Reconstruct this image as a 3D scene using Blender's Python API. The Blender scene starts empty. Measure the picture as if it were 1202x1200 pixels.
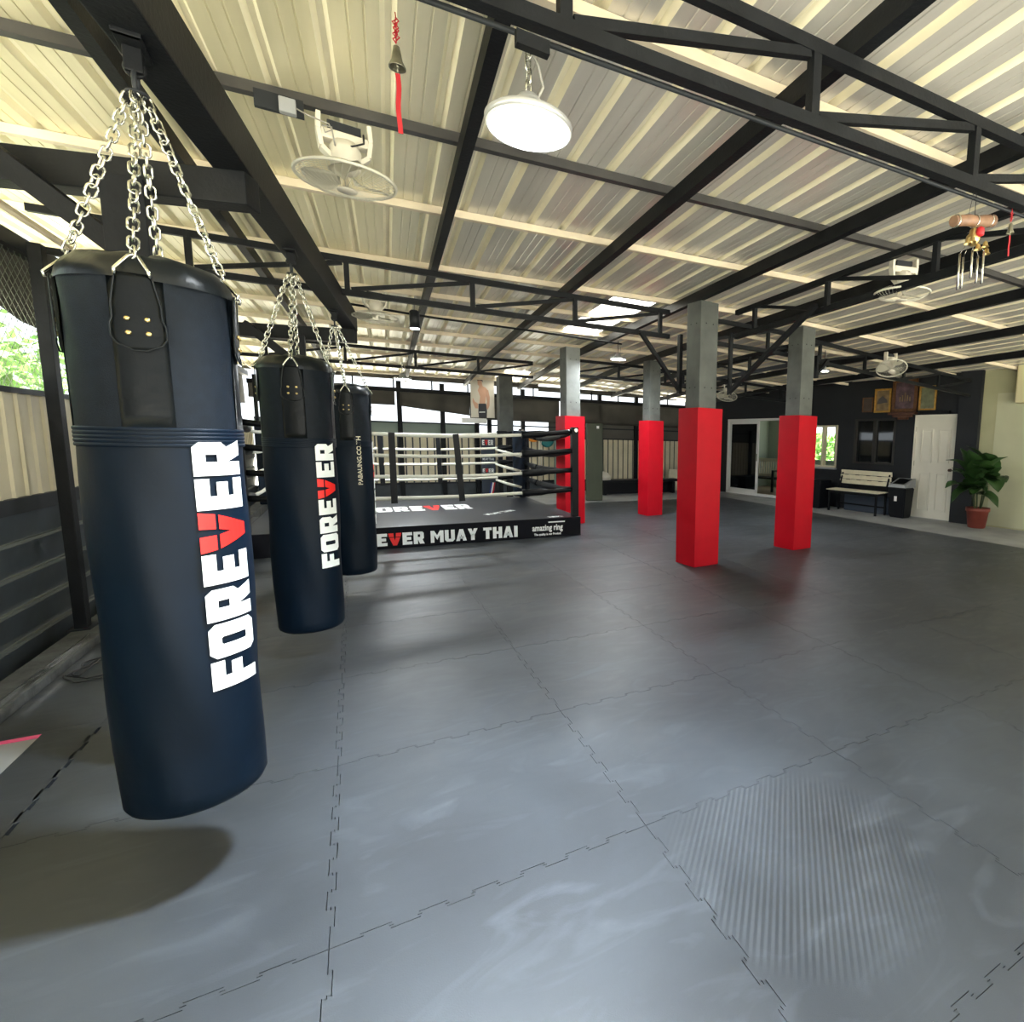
import bpy, bmesh, math, random
from mathutils import Vector, Matrix
random.seed(7)
PI = math.pi
scn = bpy.context.scene
COL = scn.collection

# ------------------------------------------------------------------ materials
def mat(name, col, rough=.6, metal=0., noise=0., nscale=8., bump=0., bscale=40., spec=.5, emit=None, estr=0., coat=0.):
    m = bpy.data.materials.new(name); m.use_nodes = True
    nt = m.node_tree; b = nt.nodes['Principled BSDF']
    b.inputs['Base Color'].default_value = (*col, 1)
    b.inputs['Roughness'].default_value = rough
    b.inputs['Metallic'].default_value = metal
    b.inputs['Specular IOR Level'].default_value = spec
    b.inputs['Coat Weight'].default_value = coat
    tc = nt.nodes.new('ShaderNodeTexCoord')
    n = nt.nodes.new('ShaderNodeTexNoise'); n.inputs['Scale'].default_value = nscale; n.inputs['Detail'].default_value = 6
    nt.links.new(tc.outputs['Object'], n.inputs['Vector'])
    r = nt.nodes.new('ShaderNodeMapRange'); r.inputs['From Min'].default_value = .3; r.inputs['From Max'].default_value = .7
    r.inputs['To Min'].default_value = 1 - noise; r.inputs['To Max'].default_value = 1 + noise
    nt.links.new(n.outputs['Fac'], r.inputs['Value'])
    mx = nt.nodes.new('ShaderNodeVectorMath'); mx.operation = 'SCALE'; mx.inputs[0].default_value = col
    nt.links.new(r.outputs['Result'], mx.inputs['Scale']); nt.links.new(mx.outputs['Vector'], b.inputs['Base Color'])
    if bump:
        n2 = nt.nodes.new('ShaderNodeTexNoise'); n2.inputs['Scale'].default_value = bscale; n2.inputs['Detail'].default_value = 5
        nt.links.new(tc.outputs['Object'], n2.inputs['Vector'])
        bp = nt.nodes.new('ShaderNodeBump'); bp.inputs['Strength'].default_value = bump; bp.inputs['Distance'].default_value = .01
        nt.links.new(n2.outputs['Fac'], bp.inputs['Height']); nt.links.new(bp.outputs['Normal'], b.inputs['Normal'])
    if emit:
        b.inputs['Emission Color'].default_value = (*emit, 1); b.inputs['Emission Strength'].default_value = estr
    return m

M = {}
M['steel'] = mat('black painted steel', (.0085, .0095, .011), .5, .0, .25, 9, .15, 60, spec=.14)
M['steel_grey'] = mat('dark grey primed steel', (.022, .025, .029), .5, .0, .2, 6, spec=.2)
M['galv'] = mat('pale painted purlin', (.74, .64, .48), .5, .0, .10, 5)
M['channel'] = mat('dull grey channel', (.05, .048, .048), .45, .2, .2, 6)
M['concrete'] = mat('concrete floor', (.30, .305, .30), .75, 0, .2, 1.6, .2, 30)
M['curb'] = mat('rough cement curb', (.085, .09, .09), .9, 0, .4, 9, .6, 25)
M['dirt'] = mat('dusty earth', (.20, .165, .12), .95, 0, .45, 12, .8, 20)
M['ground'] = mat('added unseen pale yard ground', (.70, .69, .60), .9, 0, .2, .8)
M['colgrey'] = mat('grey green painted concrete', (.085, .092, .085), .6, 0, .25, 5, .15, 30)
M['colgrey2'] = mat('light edge paint', (.3, .3, .3), .6)
M['red'] = mat('red vinyl', (.44, .0015, .011), .5, 0, .06, 5, .06, 12, spec=.16)
M['wall_dark'] = mat('charcoal wall paint', (.014, .016, .019), .55, 0, .15, 2, .05, 40, spec=.3)
M['wall_cream'] = mat('pale olive wall paint', (.42, .41, .25), .8, 0, .08, 2)
M['wall_cream2'] = mat('pale green wall panel', (.50, .50, .34), .7, 0, .06, 2)
M['cream_sheet'] = mat('cream metal cladding', (.62, .56, .40), .5, .0, .08, 3)
M['slate_board'] = mat('slate siding', (.035, .045, .052), .55, 0, .3, 4)
M['slate_edge'] = mat('siding lip', (.12, .13, .12), .6)
M['tarp'] = mat('grey brown tarpaulin', (.085, .08, .07), .8, 0, .2, 2, .5, 4)
M['mesh'] = mat('wire mesh', (.25, .28, .24), .5, .6)
M['leaf'] = mat('foliage', (.16, .33, .08), .6, 0, .5, 3)
M['leaf_dark'] = mat('plant leaf', (.035, .085, .022), .38, 0, .35, 5)
M['stem'] = mat('plant stem', (.05, .08, .03), .6)
M['terracotta'] = mat('red plastic pot', (.20, .042, .028), .5, 0, .08, 6)
M['soil'] = mat('soil', (.03, .02, .015), .95, 0, .4, 30, .8, 60)
M['white_door'] = mat('ivory painted door', (.74, .71, .60), .45, 0, .03, 3)
M['white'] = mat('white aluminium', (.80, .80, .78), .4)
M['white_plastic'] = mat('off white plastic', (.66, .62, .52), .4, 0, .05, 4)
M['print_white'] = mat('white print', (.86, .90, .90), .5, 0, .03, 20)
M['print_red'] = mat('red print', (.80, .015, .012), .45, 0, .03, 20)
M['print_ivory'] = mat('ivory print', (.62, .58, .44), .5)
M['bag'] = mat('black navy synthetic leather', (.0020, .0068, .0150), .46, 0, .25, 3, .10, 25, spec=.15)
M['bag_fabric'] = mat('matt black canvas', (.0045, .0075, .012), .6, 0, .2, 40, .15, 300, spec=.16)
M['bag_band'] = mat('black leather trim', (.004, .0065, .0085), .32, 0, .25, 4, .35, 14, spec=.28)
M['chrome'] = mat('zinc plated steel', (.56, .56, .50), .25, 1., .12, 20)
M['brass'] = mat('brass', (.62, .47, .20), .35, 1.)
M['rope'] = mat('white rope cover', (.60, .60, .52), .5, 0, .05, 6)
M['black_pad'] = mat('black vinyl', (.004, .005, .0065), .42, 0, .2, 5, spec=.16)
M['navy_pad'] = mat('navy vinyl', (.006, .012, .022), .42, 0, .2, 5, spec=.18)
M['canvas'] = mat('dark ring canvas', (.024, .026, .032), .45, 0, .15, 2, .1, 80, spec=.35)
M['skirt'] = mat('black ring skirt', (.0025, .003, .006), .6, 0, .2, 4, spec=.15)
M['olive'] = mat('olive vinyl mat', (.055, .065, .04), .6, 0, .1, 3)
M['wood'] = mat('brown bamboo', (.22, .12, .07), .5, 0, .25, 14)
M['wood_pale'] = mat('cream painted slats', (.74, .68, .50), .5, 0, .08, 8)
M['wood_dark'] = mat('carved dark wood', (.08, .03, .015), .5, 0, .3, 20)
M['gold'] = mat('gilt frame', (.46, .25, .05), .35, .6, .2, 20)
M['bronze'] = mat('bronze brown frame', (.13, .055, .018), .4, .3, .2, 20)
M['pic_a'] = mat('sepia picture', (.20, .14, .07), .3, 0, .35, 9, spec=.3)
M['pic_b'] = mat('dusky violet picture', (.09, .055, .065), .3, 0, .6, 7, spec=.3)
M['pic_c'] = mat('grey green picture', (.15, .16, .085), .3, 0, .35, 9)
M['pic_d'] = mat('dark brown picture', (.05, .03, .02), .3, 0, .3, 9)
M['pic_e'] = mat('dark shape paint', (.05, .045, .045), .35)
M['bell'] = mat('aged metal bell', (.28, .27, .20), .35, .8, .3, 15)
M['tassel'] = mat('red ribbon', (.42, .008, .015), .6)
M['plastic_black'] = mat('black plastic', (.006, .007, .009), .45, spec=.2)
M['plastic_grey'] = mat('grey plastic', (.30, .31, .32), .45)
M['cable'] = mat('black rubber cable', (.012, .013, .014), .5)
M['cable_grey'] = mat('grey cable', (.30, .29, .26), .5)
M['pink'] = mat('pink tape', (.90, .12, .30), .5)
M['skin'] = mat('printed skin', (.62, .36, .25), .6)
M['skin2'] = mat('printed skin shade', (.52, .30, .21), .6)
M['hair'] = mat('printed hair', (.06, .035, .03), .6)
M['shorts'] = mat('printed shorts', (.03, .03, .04), .6)
M['paper'] = mat('poster paper', (.66, .62, .54), .55)
M['orange'] = mat('orange vinyl', (.90, .33, .03), .5)
M['teal'] = mat('teal vinyl', (.02, .19, .20), .5)
M['teal_pale'] = mat('dull teal board', (.16, .24, .21), .6)
M['blue_banner'] = mat('slate blue banner', (.035, .05, .075), .6)
M['flag_red'] = mat('red stripe', (.6, .02, .04), .6)
M['flag_blue'] = mat('blue stripe', (.02, .04, .3), .6)
M['room_wall'] = mat('sage interior wall', (.36, .42, .35), .8)
M['room_floor'] = mat('tan interior floor', (.28, .20, .12), .5, 0, .2, 6)
M['lens'] = mat('lit lamp lens', (.9, .9, .9), .4, emit=(.90, .97, 1.0), estr=60)
M['lens_far'] = mat('lit far lamp lens', (.9, .9, .9), .4, emit=(.95, .98, 1.0), estr=40)
M['lamp_body'] = mat('cast lamp housing', (.45, .46, .47), .4, .5)
M['yellow'] = mat('pale yellow plastic', (.66, .60, .36), .5)

def glass(name, col, rough=.02, trans=.9):
    m = bpy.data.materials.new(name); m.use_nodes = True
    b = m.node_tree.nodes['Principled BSDF']
    b.inputs['Base Color'].default_value = (*col, 1); b.inputs['Roughness'].default_value = rough
    b.inputs['Transmission Weight'].default_value = trans; b.inputs['IOR'].default_value = 1.45
    return m
M['glass_dark'] = mat('dark window glass', (.004, .005, .006), .04, spec=.8)
M['glass_clear'] = glass('clear thin glass', (.75, .8, .78), .02, 1.)
M['plastic_clear'] = mat('translucent fan plastic', (.62, .60, .50), .35)

def translucent(name, col, k=.7):
    m = bpy.data.materials.new(name); m.use_nodes = True
    nt = m.node_tree; out = nt.nodes['Material Output']; b = nt.nodes['Principled BSDF']
    b.inputs['Base Color'].default_value = (*col, 1)
    t = nt.nodes.new('ShaderNodeBsdfTranslucent'); t.inputs['Color'].default_value = (*col, 1)
    mx = nt.nodes.new('ShaderNodeMixShader'); mx.inputs[0].default_value = k
    nt.links.new(b.outputs[0], mx.inputs[1]); nt.links.new(t.outputs[0], mx.inputs[2]); nt.links.new(mx.outputs[0], out.inputs['Surface'])
    return m
M['skylight'] = translucent('translucent roof sheet', (.95, .95, .9), .8)
M['strip'] = translucent('greenish translucent sheet', (.25, .29, .26), .35)

# roof sheet: yellow bounce light painted into the colour of the left bays, greyer further right
def roof_mat():
    m = bpy.data.materials.new('aluzinc roof sheet'); m.use_nodes = True
    nt = m.node_tree; b = nt.nodes['Principled BSDF']; L = nt.links
    tc = nt.nodes.new('ShaderNodeTexCoord'); sx = nt.nodes.new('ShaderNodeSeparateXYZ'); L.new(tc.outputs['Object'], sx.inputs[0])
    mp = nt.nodes.new('ShaderNodeMapping'); mp.inputs['Scale'].default_value = (5.5, .35, 1); L.new(tc.outputs['Object'], mp.inputs[0])
    n = nt.nodes.new('ShaderNodeTexNoise'); n.inputs['Scale'].default_value = 1.6; n.inputs['Detail'].default_value = 5; L.new(mp.outputs[0], n.inputs['Vector'])
    r = nt.nodes.new('ShaderNodeValToRGB')
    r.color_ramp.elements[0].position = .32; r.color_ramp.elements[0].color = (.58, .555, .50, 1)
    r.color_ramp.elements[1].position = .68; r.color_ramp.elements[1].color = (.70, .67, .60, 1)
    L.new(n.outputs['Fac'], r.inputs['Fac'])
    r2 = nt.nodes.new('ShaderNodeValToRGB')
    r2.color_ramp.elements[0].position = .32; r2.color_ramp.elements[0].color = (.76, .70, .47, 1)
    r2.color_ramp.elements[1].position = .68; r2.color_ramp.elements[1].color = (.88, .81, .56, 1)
    L.new(n.outputs['Fac'], r2.inputs['Fac'])
    mr = nt.nodes.new('ShaderNodeMapRange'); mr.inputs['From Min'].default_value = .2; mr.inputs['From Max'].default_value = 1.1
    L.new(sx.outputs['X'], mr.inputs['Value'])
    mx = nt.nodes.new('ShaderNodeMix'); mx.data_type = 'RGBA'; L.new(mr.outputs['Result'], mx.inputs['Factor'])
    L.new(r2.outputs['Color'], mx.inputs[6]); L.new(r.outputs['Color'], mx.inputs[7]); L.new(mx.outputs[2], b.inputs['Base Color'])
    b.inputs['Roughness'].default_value = .28; b.inputs['Metallic'].default_value = .30
    return m
M['roof'] = roof_mat()
M['rib'] = mat('roof rib with painted-in light', (.95, .89, .68), .45, 0, .05, 3)  # light caught by the ribs, put into a paler rib colour

def foam_mat(name, base, ridge=False):
    m = bpy.data.materials.new(name); m.use_nodes = True
    nt = m.node_tree; b = nt.nodes['Principled BSDF']; L = nt.links
    geo = nt.nodes.new('ShaderNodeNewGeometry')
    n = nt.nodes.new('ShaderNodeTexNoise'); n.inputs['Scale'].default_value = 1.1; n.inputs['Detail'].default_value = 8; n.inputs['Distortion'].default_value = .6
    L.new(geo.outputs['Position'], n.inputs['Vector'])
    r = nt.nodes.new('ShaderNodeValToRGB')
    r.color_ramp.elements[0].position = .35; r.color_ramp.elements[0].color = (*[c * .70 for c in base], 1)
    r.color_ramp.elements[1].position = .72; r.color_ramp.elements[1].color = (*[c * 1.32 for c in base], 1)
    L.new(n.outputs['Fac'], r.inputs['Fac'])
    # pale scuffs
    mp = nt.nodes.new('ShaderNodeMapping'); mp.inputs['Scale'].default_value = (1.3, 3.2, 1); mp.inputs['Rotation'].default_value = (0, 0, .5); L.new(geo.outputs['Position'], mp.inputs[0])
    n3 = nt.nodes.new('ShaderNodeTexNoise'); n3.inputs['Scale'].default_value = 2.0; n3.inputs['Detail'].default_value = 9; n3.inputs['Distortion'].default_value = 1.5
    L.new(mp.outputs[0], n3.inputs['Vector'])
    r3 = nt.nodes.new('ShaderNodeMapRange'); r3.inputs['From Min'].default_value = .54; r3.inputs['From Max'].default_value = .80; r3.inputs['To Max'].default_value = .55
    L.new(n3.outputs['Fac'], r3.inputs['Value'])
    mx = nt.nodes.new('ShaderNodeMix'); mx.data_type = 'RGBA'; L.new(r3.outputs['Result'], mx.inputs['Factor'])
    L.new(r.outputs['Color'], mx.inputs[6]); mx.inputs[7].default_value = (*[c * 2.2 for c in base], 1)
    L.new(mx.outputs[2], b.inputs['Base Color'])
    rr = nt.nodes.new('ShaderNodeMapRange'); rr.inputs['To Min'].default_value = .36; rr.inputs['To Max'].default_value = .60
    L.new(n3.outputs['Fac'], rr.inputs['Value']); L.new(rr.outputs['Result'], b.inputs['Roughness'])
    f = nt.nodes.new('ShaderNodeTexNoise'); f.inputs['Scale'].default_value = 260; L.new(geo.outputs['Position'], f.inputs['Vector'])
    bp = nt.nodes.new('ShaderNodeBump'); bp.inputs['Strength'].default_value = .12; bp.inputs['Distance'].default_value = .003
    L.new(f.outputs['Fac'], bp.inputs['Height'])
    last = bp
    if ridge:
        tc = nt.nodes.new('ShaderNodeTexCoord')
        mp2 = nt.nodes.new('ShaderNodeMapping'); mp2.inputs['Rotation'].default_value = (0, 0, math.radians(42)); L.new(tc.outputs['Object'], mp2.inputs[0])
        w = nt.nodes.new('ShaderNodeTexWave'); w.inputs['Scale'].default_value = 15; w.bands_direction = 'X'; w.inputs['Distortion'].default_value = 1.2; w.inputs['Detail'].default_value = 0; w.inputs['Detail Scale'].default_value = .04
        L.new(mp2.outputs[0], w.inputs['Vector'])
        vm = nt.nodes.new('ShaderNodeVectorMath'); vm.operation = 'DISTANCE'; vm.inputs[1].default_value = (.42, .62, .025); L.new(tc.outputs['Object'], vm.inputs[0])
        ms = nt.nodes.new('ShaderNodeMapRange'); ms.inputs['From Min'].default_value = .25; ms.inputs['From Max'].default_value = .5; ms.inputs['To Min'].default_value = 1; ms.inputs['To Max'].default_value = 0
        L.new(vm.outputs['Value'], ms.inputs['Value'])
        b2 = nt.nodes.new('ShaderNodeBump'); b2.inputs['Distance'].default_value = .012
        mu = nt.nodes.new('ShaderNodeMath'); mu.operation = 'MULTIPLY'; mu.inputs[1].default_value = .6; L.new(ms.outputs['Result'], mu.inputs[0])
        L.new(mu.outputs[0], b2.inputs['Strength']); L.new(w.outputs['Fac'], b2.inputs['Height']); L.new(bp.outputs['Normal'], b2.inputs['Normal'])
        last = b2
    L.new(last.outputs['Normal'], b.inputs['Normal'])
    return m
M['foam'] = foam_mat('black foam mat', (.040, .046, .055))
M['foam_ridge'] = foam_mat('black grooved foam mat', (.040, .046, .055), True)

# ------------------------------------------------------------------ helpers
class MB:
    def __init__(s): s.b = bmesh.new()
    def poly(s, pts, faces):
        v = [s.b.verts.new(p) for p in pts]
        for f in faces:
            try: s.b.faces.new([v[i] for i in f])
            except ValueError: pass
        return v
    def box(s, c, size, rot=None, bev=0.):
        t = bmesh.new(); bmesh.ops.create_cube(t, size=1)
        for v in t.verts: v.co = Vector((v.co.x * size[0], v.co.y * size[1], v.co.z * size[2]))
        if bev: bmesh.ops.bevel(t, geom=t.edges[:], offset=bev, segments=2, affect='EDGES', profile=.6)
        mt = Matrix.Translation(c) @ (rot if rot is not None else Matrix.Identity(4))
        s.add(t, mt); return s
    def add(s, t, mt=None):
        if mt is not None: t.transform(mt)
        me = bpy.data.meshes.new('tmp'); t.to_mesh(me); t.free(); s.b.from_mesh(me); bpy.data.meshes.remove(me)
    def b2(s, lo, hi, bev=0.):
        return s.box([(a + b) / 2 for a, b in zip(lo, hi)], [abs(b - a) for a, b in zip(lo, hi)], None, bev)
    def bar(s, p, q, w, h, up=(0, 0, 1), bev=0.):
        p = Vector(p); q = Vector(q); d = q - p; L = d.length; d.normalize()
        u = Vector(up); x = d.cross(u)
        if x.length < 1e-4: x = d.cross(Vector((1, 0, 0)))
        x.normalize(); z = x.cross(d)
        R = Matrix((( x.x, d.x, z.x, 0), (x.y, d.y, z.y, 0), (x.z, d.z, z.z, 0), (0, 0, 0, 1)))
        return s.box((p + q) / 2, (w, L, h), R, bev)
    def tube(s, pts, r, n=8, cap=True, closed=False):
        pts = [Vector(p) for p in pts]; N = len(pts)
        rs = r if isinstance(r, (list, tuple)) else [r] * N
        rings = []; prev = None
        for i, p in enumerate(pts):
            if closed: d = pts[(i + 1) % N] - pts[i - 1]
            else: d = pts[min(i + 1, N - 1)] - pts[max(i - 1, 0)]
            d.normalize()
            if prev is None:
                a = Vector((0, 0, 1)) if abs(d.z) < .9 else Vector((1, 0, 0))
                x = d.cross(a).normalized()
            else:
                x = (prev - d * prev.dot(d)).normalized()
            prev = x; y = d.cross(x)
            rings.append([s.b.verts.new(p + (x * math.cos(2 * PI * k / n) + y * math.sin(2 * PI * k / n)) * rs[i]) for k in range(n)])
        rng = range(N) if closed else range(N - 1)
        for i in rng:
            a = rings[i]; c = rings[(i + 1) % N]
            for k in range(n):
                f = s.b.faces.new((a[k], a[(k + 1) % n], c[(k + 1) % n], c[k])); f.smooth = True
        if cap and not closed:
            s.b.faces.new(rings[0][::-1]); s.b.faces.new(rings[-1])
        return s
    def lathe(s, prof, n=32, c=(0, 0, 0), mt=None, cap=True):
        t = bmesh.new(); rings = []
        for r, z in prof: rings.append([t.verts.new((r * math.cos(2 * PI * k / n), r * math.sin(2 * PI * k / n), z)) for k in range(n)])
        for a, b in zip(rings, rings[1:]):
            for k in range(n):
                f = t.faces.new((a[k], a[(k + 1) % n], b[(k + 1) % n], b[k])); f.smooth = True
        if cap:
            t.faces.new(rings[0][::-1]); t.faces.new(rings[-1])
        s.add(t, Matrix.Translation(c) @ (mt if mt is not None else Matrix.Identity(4))); return s
    def torus(s, R, r, mt, n=32, m=8, sx=1., sy=1.):
        s.tube([mt @ Vector((R * sx * math.cos(2 * PI * k / n), R * sy * math.sin(2 * PI * k / n), 0)) for k in range(n)], r, m, closed=True); return s
    def build(s, name, m, parent=None, loc=None, rotz=0., smooth=False):
        bmesh.ops.recalc_face_normals(s.b, faces=s.b.faces[:])
        me = bpy.data.meshes.new(name); s.b.to_mesh(me); s.b.free(); me.materials.append(m)
        if smooth:
            for p in me.polygons: p.use_smooth = True
        o = bpy.data.objects.new(name, me); COL.objects.link(o)
        if parent is not None: o.parent = parent
        if loc is not None: o.location = loc
        o.rotation_euler[2] = rotz
        return o

def tag(o, label=None, cat=None, group=None, kind=None):
    if label: o['label'] = label
    if cat: o['category'] = cat
    if group: o['group'] = group
    if kind: o['kind'] = kind
    return o
def thing(name, label, cat, loc=(0, 0, 0), rotz=0., group=None, kind=None):
    o = bpy.data.objects.new(name, None); COL.objects.link(o); o.empty_display_size = .1
    o.location = loc; o.rotation_euler = (0, 0, rotz)
    return tag(o, label, cat, group, kind)
def dup(root, loc=None, rotz=None, label=None, group=None, scale=None):
    def cp(o, par):
        c = o.copy(); COL.objects.link(c); c.parent = par
        for ch in kids(o): cp(ch, c)
        return c
    r = cp(root, None)
    if loc is not None: r.location = loc
    if rotz is not None: r.rotation_euler[2] = rotz
    if label: r['label'] = label
    if group: r['group'] = group
    if scale: r.scale = (scale,) * 3
    return r
def kids(o): return [c for c in bpy.data.objects if c.parent == o]
def struct(o, label=None): o['kind'] = 'structure'; return tag(o, label)

def zr(x, y):            # underside of the rafters
    return 3.03 - .012 * y - .05 * max(0., x - 5.) - .042 * max(0., y - 9.)
DX = .045                # rafters run very slightly to the right

# ------------------------------------------------------------------ lettering
def rect(x0, y0, x1, y1): return [(x0, y0), (x1, y0), (x1, y1), (x0, y1)]
GL = {
 'F': (.60, [rect(0, 0, .27, 1), rect(.27, .75, .60, 1), rect(.27, .38, .54, .62)]),
 'E': (.62, [rect(0, 0, .27, 1), rect(.27, .75, .62, 1), rect(.27, .38, .55, .62), rect(.27, 0, .62, .25)]),
 'O': (.72, [[(0, .12), (.28, .26), (.28, .74), (0, .88)], [(.72, .12), (.72, .88), (.44, .74), (.44, .26)],
             [(0, .88), (.28, .74), (.31, .77), (.11, 1)], [(.11, 1), (.31, .77), (.41, .77), (.61, 1)], [(.61, 1), (.41, .77), (.44, .74), (.72, .88)],
             [(0, .12), (.11, 0), (.31, .23), (.28, .26)], [(.11, 0), (.61, 0), (.41, .23), (.31, .23)], [(.61, 0), (.72, .12), (.44, .26), (.41, .23)]]),
 'R': (.70, [rect(0, 0, .27, 1), rect(.27, .78, .42, 1), rect(.27, .36, .42, .56), [(.42, .78), (.66, .88), (.56, 1), (.42, 1)], rect(.42, .50, .66, .84) , [(.42, .78), (.66, .84), (.66, .88)], [(.42, .36), (.58, .36), (.66, .46), (.66, .50), (.42, .50)],
             [(.27, .36), (.40, 0), (.70, 0), (.56, .38), (.42, .38)]]),
 'v': (.78, [[(.03, .70), (.33, .70), (.31, 1), (-.02, 1)], [(.45, .70), (.75, .70), (.80, 1), (.47, 1)],
             [(.045, .64), (.335, .64), (.39, .40), (.39, 0), (.27, 0)], [(.735, .64), (.445, .64), (.39, .40), (.39, 0), (.51, 0)]]),
 'M': (.86, [rect(0, 0, .24, 1), rect(.62, 0, .86, 1), [(.24, 1), (.24, .62), (.43, .22), (.43, .62)], [(.62, 1), (.43, .62), (.43, .22), (.62, .62)]]),
 'U': (.68, [rect(0, .18, .26, 1), rect(.42, .18, .68, 1), [(0, .18), (.14, 0), (.54, 0), (.68, .18), (.42, .24), (.26, .24)]]),
 'A': (.74, [[(0, 0), (.26, 0), (.37, .55), (.37, 1), (.24, 1)], [(.74, 0), (.48, 0), (.37, .55), (.37, 1), (.50, 1)], rect(.24, .18, .50, .38)]),
 'Y': (.70, [rect(.22, 0, .48, .5), [(0, 1), (.27, 1), (.35, .72), (.35, .40), (.22, .42)], [(.70, 1), (.43, 1), (.35, .72), (.35, .40), (.48, .42)]]),
 'T': (.62, [rect(.18, 0, .44, .76), rect(0, .76, .62, 1)]),
 'H': (.68, [rect(0, 0, .26, 1), rect(.42, 0, .68, 1), rect(.26, .38, .42, .62)]),
 'I': (.27, [rect(0, 0, .27, 1)]),
}
def layout(text, gap=.10, space=.32):
    out = []; x = 0
    for ch in text:
        if ch == ' ': x += space; continue
        w, ps = GL[ch]; out.append((ch, x, ps)); x += w + gap
    return out, x - gap
def letters(text, fn, name, parent, length=None, gap=.10, cut=None):
    """fn maps (u along text, v up the letter) in letter-height units to a point; white letters and the red v are two parts"""
    lay, tot = layout(text, gap)
    for red in (False, True):
        b = bmesh.new(); any_ = False
        for ch, x0, ps in lay:
            if (ch == 'v') != red: continue
            any_ = True
            for p in ps:
                vs = [b.verts.new((x0 + x, y, 0)) for x, y in p]
                try: b.faces.new(vs)
                except ValueError: pass
        if not any_: b.free(); continue
        bmesh.ops.recalc_face_normals(b, faces=b.faces[:])
        if cut:
            for k in range(1, cut):
                bmesh.ops.bisect_plane(b, geom=b.verts[:] + b.edges[:] + b.faces[:], plane_co=(0, k / cut, 0), plane_no=(0, 1, 0))
        for v in b.verts: v.co = fn(v.co.x / tot, v.co.y)
        me = bpy.data.meshes.new(name); b.to_mesh(me); b.free()
        me.materials.append(M['print_red'] if red else M['print_white'])
        o = bpy.data.objects.new('red_letter' if red else name, me); COL.objects.link(o); o.parent = parent
        o['label'] = 'red letter V of the word' if red else 'white block lettering'
def font_text(txt, size, m, mt, parent, name='lettering', cut=False, fn=None, bold=0., sx=1.):
    cu = bpy.data.curves.new('txt', 'FONT'); cu.body = txt; cu.size = size; cu.align_x = 'CENTER'; cu.offset = bold; cu.resolution_u = 2
    t = bpy.data.objects.new('txt', cu); COL.objects.link(t)
    dg = bpy.context.evaluated_depsgraph_get(); me = bpy.data.meshes.new_from_object(t.evaluated_get(dg)); bpy.data.objects.remove(t)
    for v in me.vertices:
        c = Vector((v.co.x * sx, v.co.y, v.co.z))
        v.co = fn(c.x, c.y) if fn else mt @ c
    me.materials.clear(); me.materials.append(m); me.name = name
    o = bpy.data.objects.new(name, me); COL.objects.link(o); o.parent = parent
    return o

# ------------------------------------------------------------------ ground, floor, mats
g = MB(); g.b2((-60, -60, -.32), (60, 60, -.12)); struct(g.build('added_unseen_yard_ground', M['ground']))['label'] = 'added unseen pale ground around the open gym, bounces light'  # unseen sunlit yard, added pale to bounce light onto the ceiling
f = MB(); f.b2((-1.30, -5, -.12), (14.5, 13.1, -.027)); struct(f.build('floor', M['concrete']), 'bare grey concrete floor slab')

def jig_edge(n=13, amp=.011):
    pts = []
    for k in range(n):
        a = k / n; w = 1 / n; s = amp if k % 2 else -amp
        if k == 0 or k == n - 1: s = 0
        ins = w * .10 if s else 0
        if s: pts += [(a + ins, 0), (a - ins * .4 + .0, s), (a + w + ins * .4, s), (a + w - ins, 0)]
    return pts
JE = jig_edge()
def tile_mesh(ridge=False, x0=0., x1=1., y0=0., y1=1.):
    full = (x0, x1, y0, y1) == (0., 1., 0., 1.)
    if full:
        P = [(0, 0)] + [(t, s) for t, s in JE] + [(1, 0)] + [(1 + s, t) for t, s in JE] + [(1, 1)] + [(t, 1 + s) for t, s in JE[::-1]] + [(0, 1)] + [(s, t) for t, s in JE[::-1]]
    else: P = [(x0, y0), (x1, y0), (x1, y1), (x0, y1)]
    b = bmesh.new(); e = .0012
    cx, cy = (x0 + x1) / 2, (y0 + y1) / 2
    vs = [b.verts.new((cx + (x - cx) * (1 - 2 * e), cy + (y - cy) * (1 - 2 * e), -.002)) for x, y in P]
    top = b.faces.new(vs)
    ins = bmesh.ops.inset_region(b, faces=[top], thickness=.0025, depth=0)
    for v in top.verts: v.co.z = 0
    bot = [b.verts.new((v.co.x, v.co.y, -.026)) for v in vs]
    n = len(vs)
    for i in range(n): b.faces.new((vs[i], bot[i], bot[(i + 1) % n], vs[(i + 1) % n]))
    b.faces.new(bot[::-1])
    bmesh.ops.recalc_face_normals(b, faces=b.faces[:])
    me = bpy.data.meshes.new('foam_floor_mat'); b.to_mesh(me); b.free(); me.materials.append(M['foam_ridge' if ridge else 'foam']); return me
TM = tile_mesh(); TR = tile_mesh(True)
ORD = ['first', 'second', 'third', 'fourth', 'fifth', 'sixth', 'seventh', 'eighth', 'ninth', 'tenth', 'eleventh', 'twelfth', 'thirteenth']
def add_tile(me, i, j, label):
    o = bpy.data.objects.new('foam_floor_mat', me); COL.objects.link(o); o.location = (i, j, 0)
    tag(o, label, 'floor mat', 'black puzzle mats covering the floor'); return o
for j in range(-2, 10):
    for i in range(-1, 8):
        r = ORD[j + 2]; c = ORD[i + 1]
        ridge = (i, j) == (1, -1)
        if ridge: lab = 'black foam puzzle mat with fine raised grooves, in the right foreground'
        elif (i, j) == (0, -1): lab = 'smooth black puzzle mat in the bottom middle foreground, left of the grooved mat'
        elif (i, j) == (3, 3): lab = 'black puzzle mat under the nearer front red pillar pad'
        else: lab = f'black foam puzzle mat, {r} row from the camera, {c} from the left wall'
        add_tile(TR if ridge else TM, i, j, lab)
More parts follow.
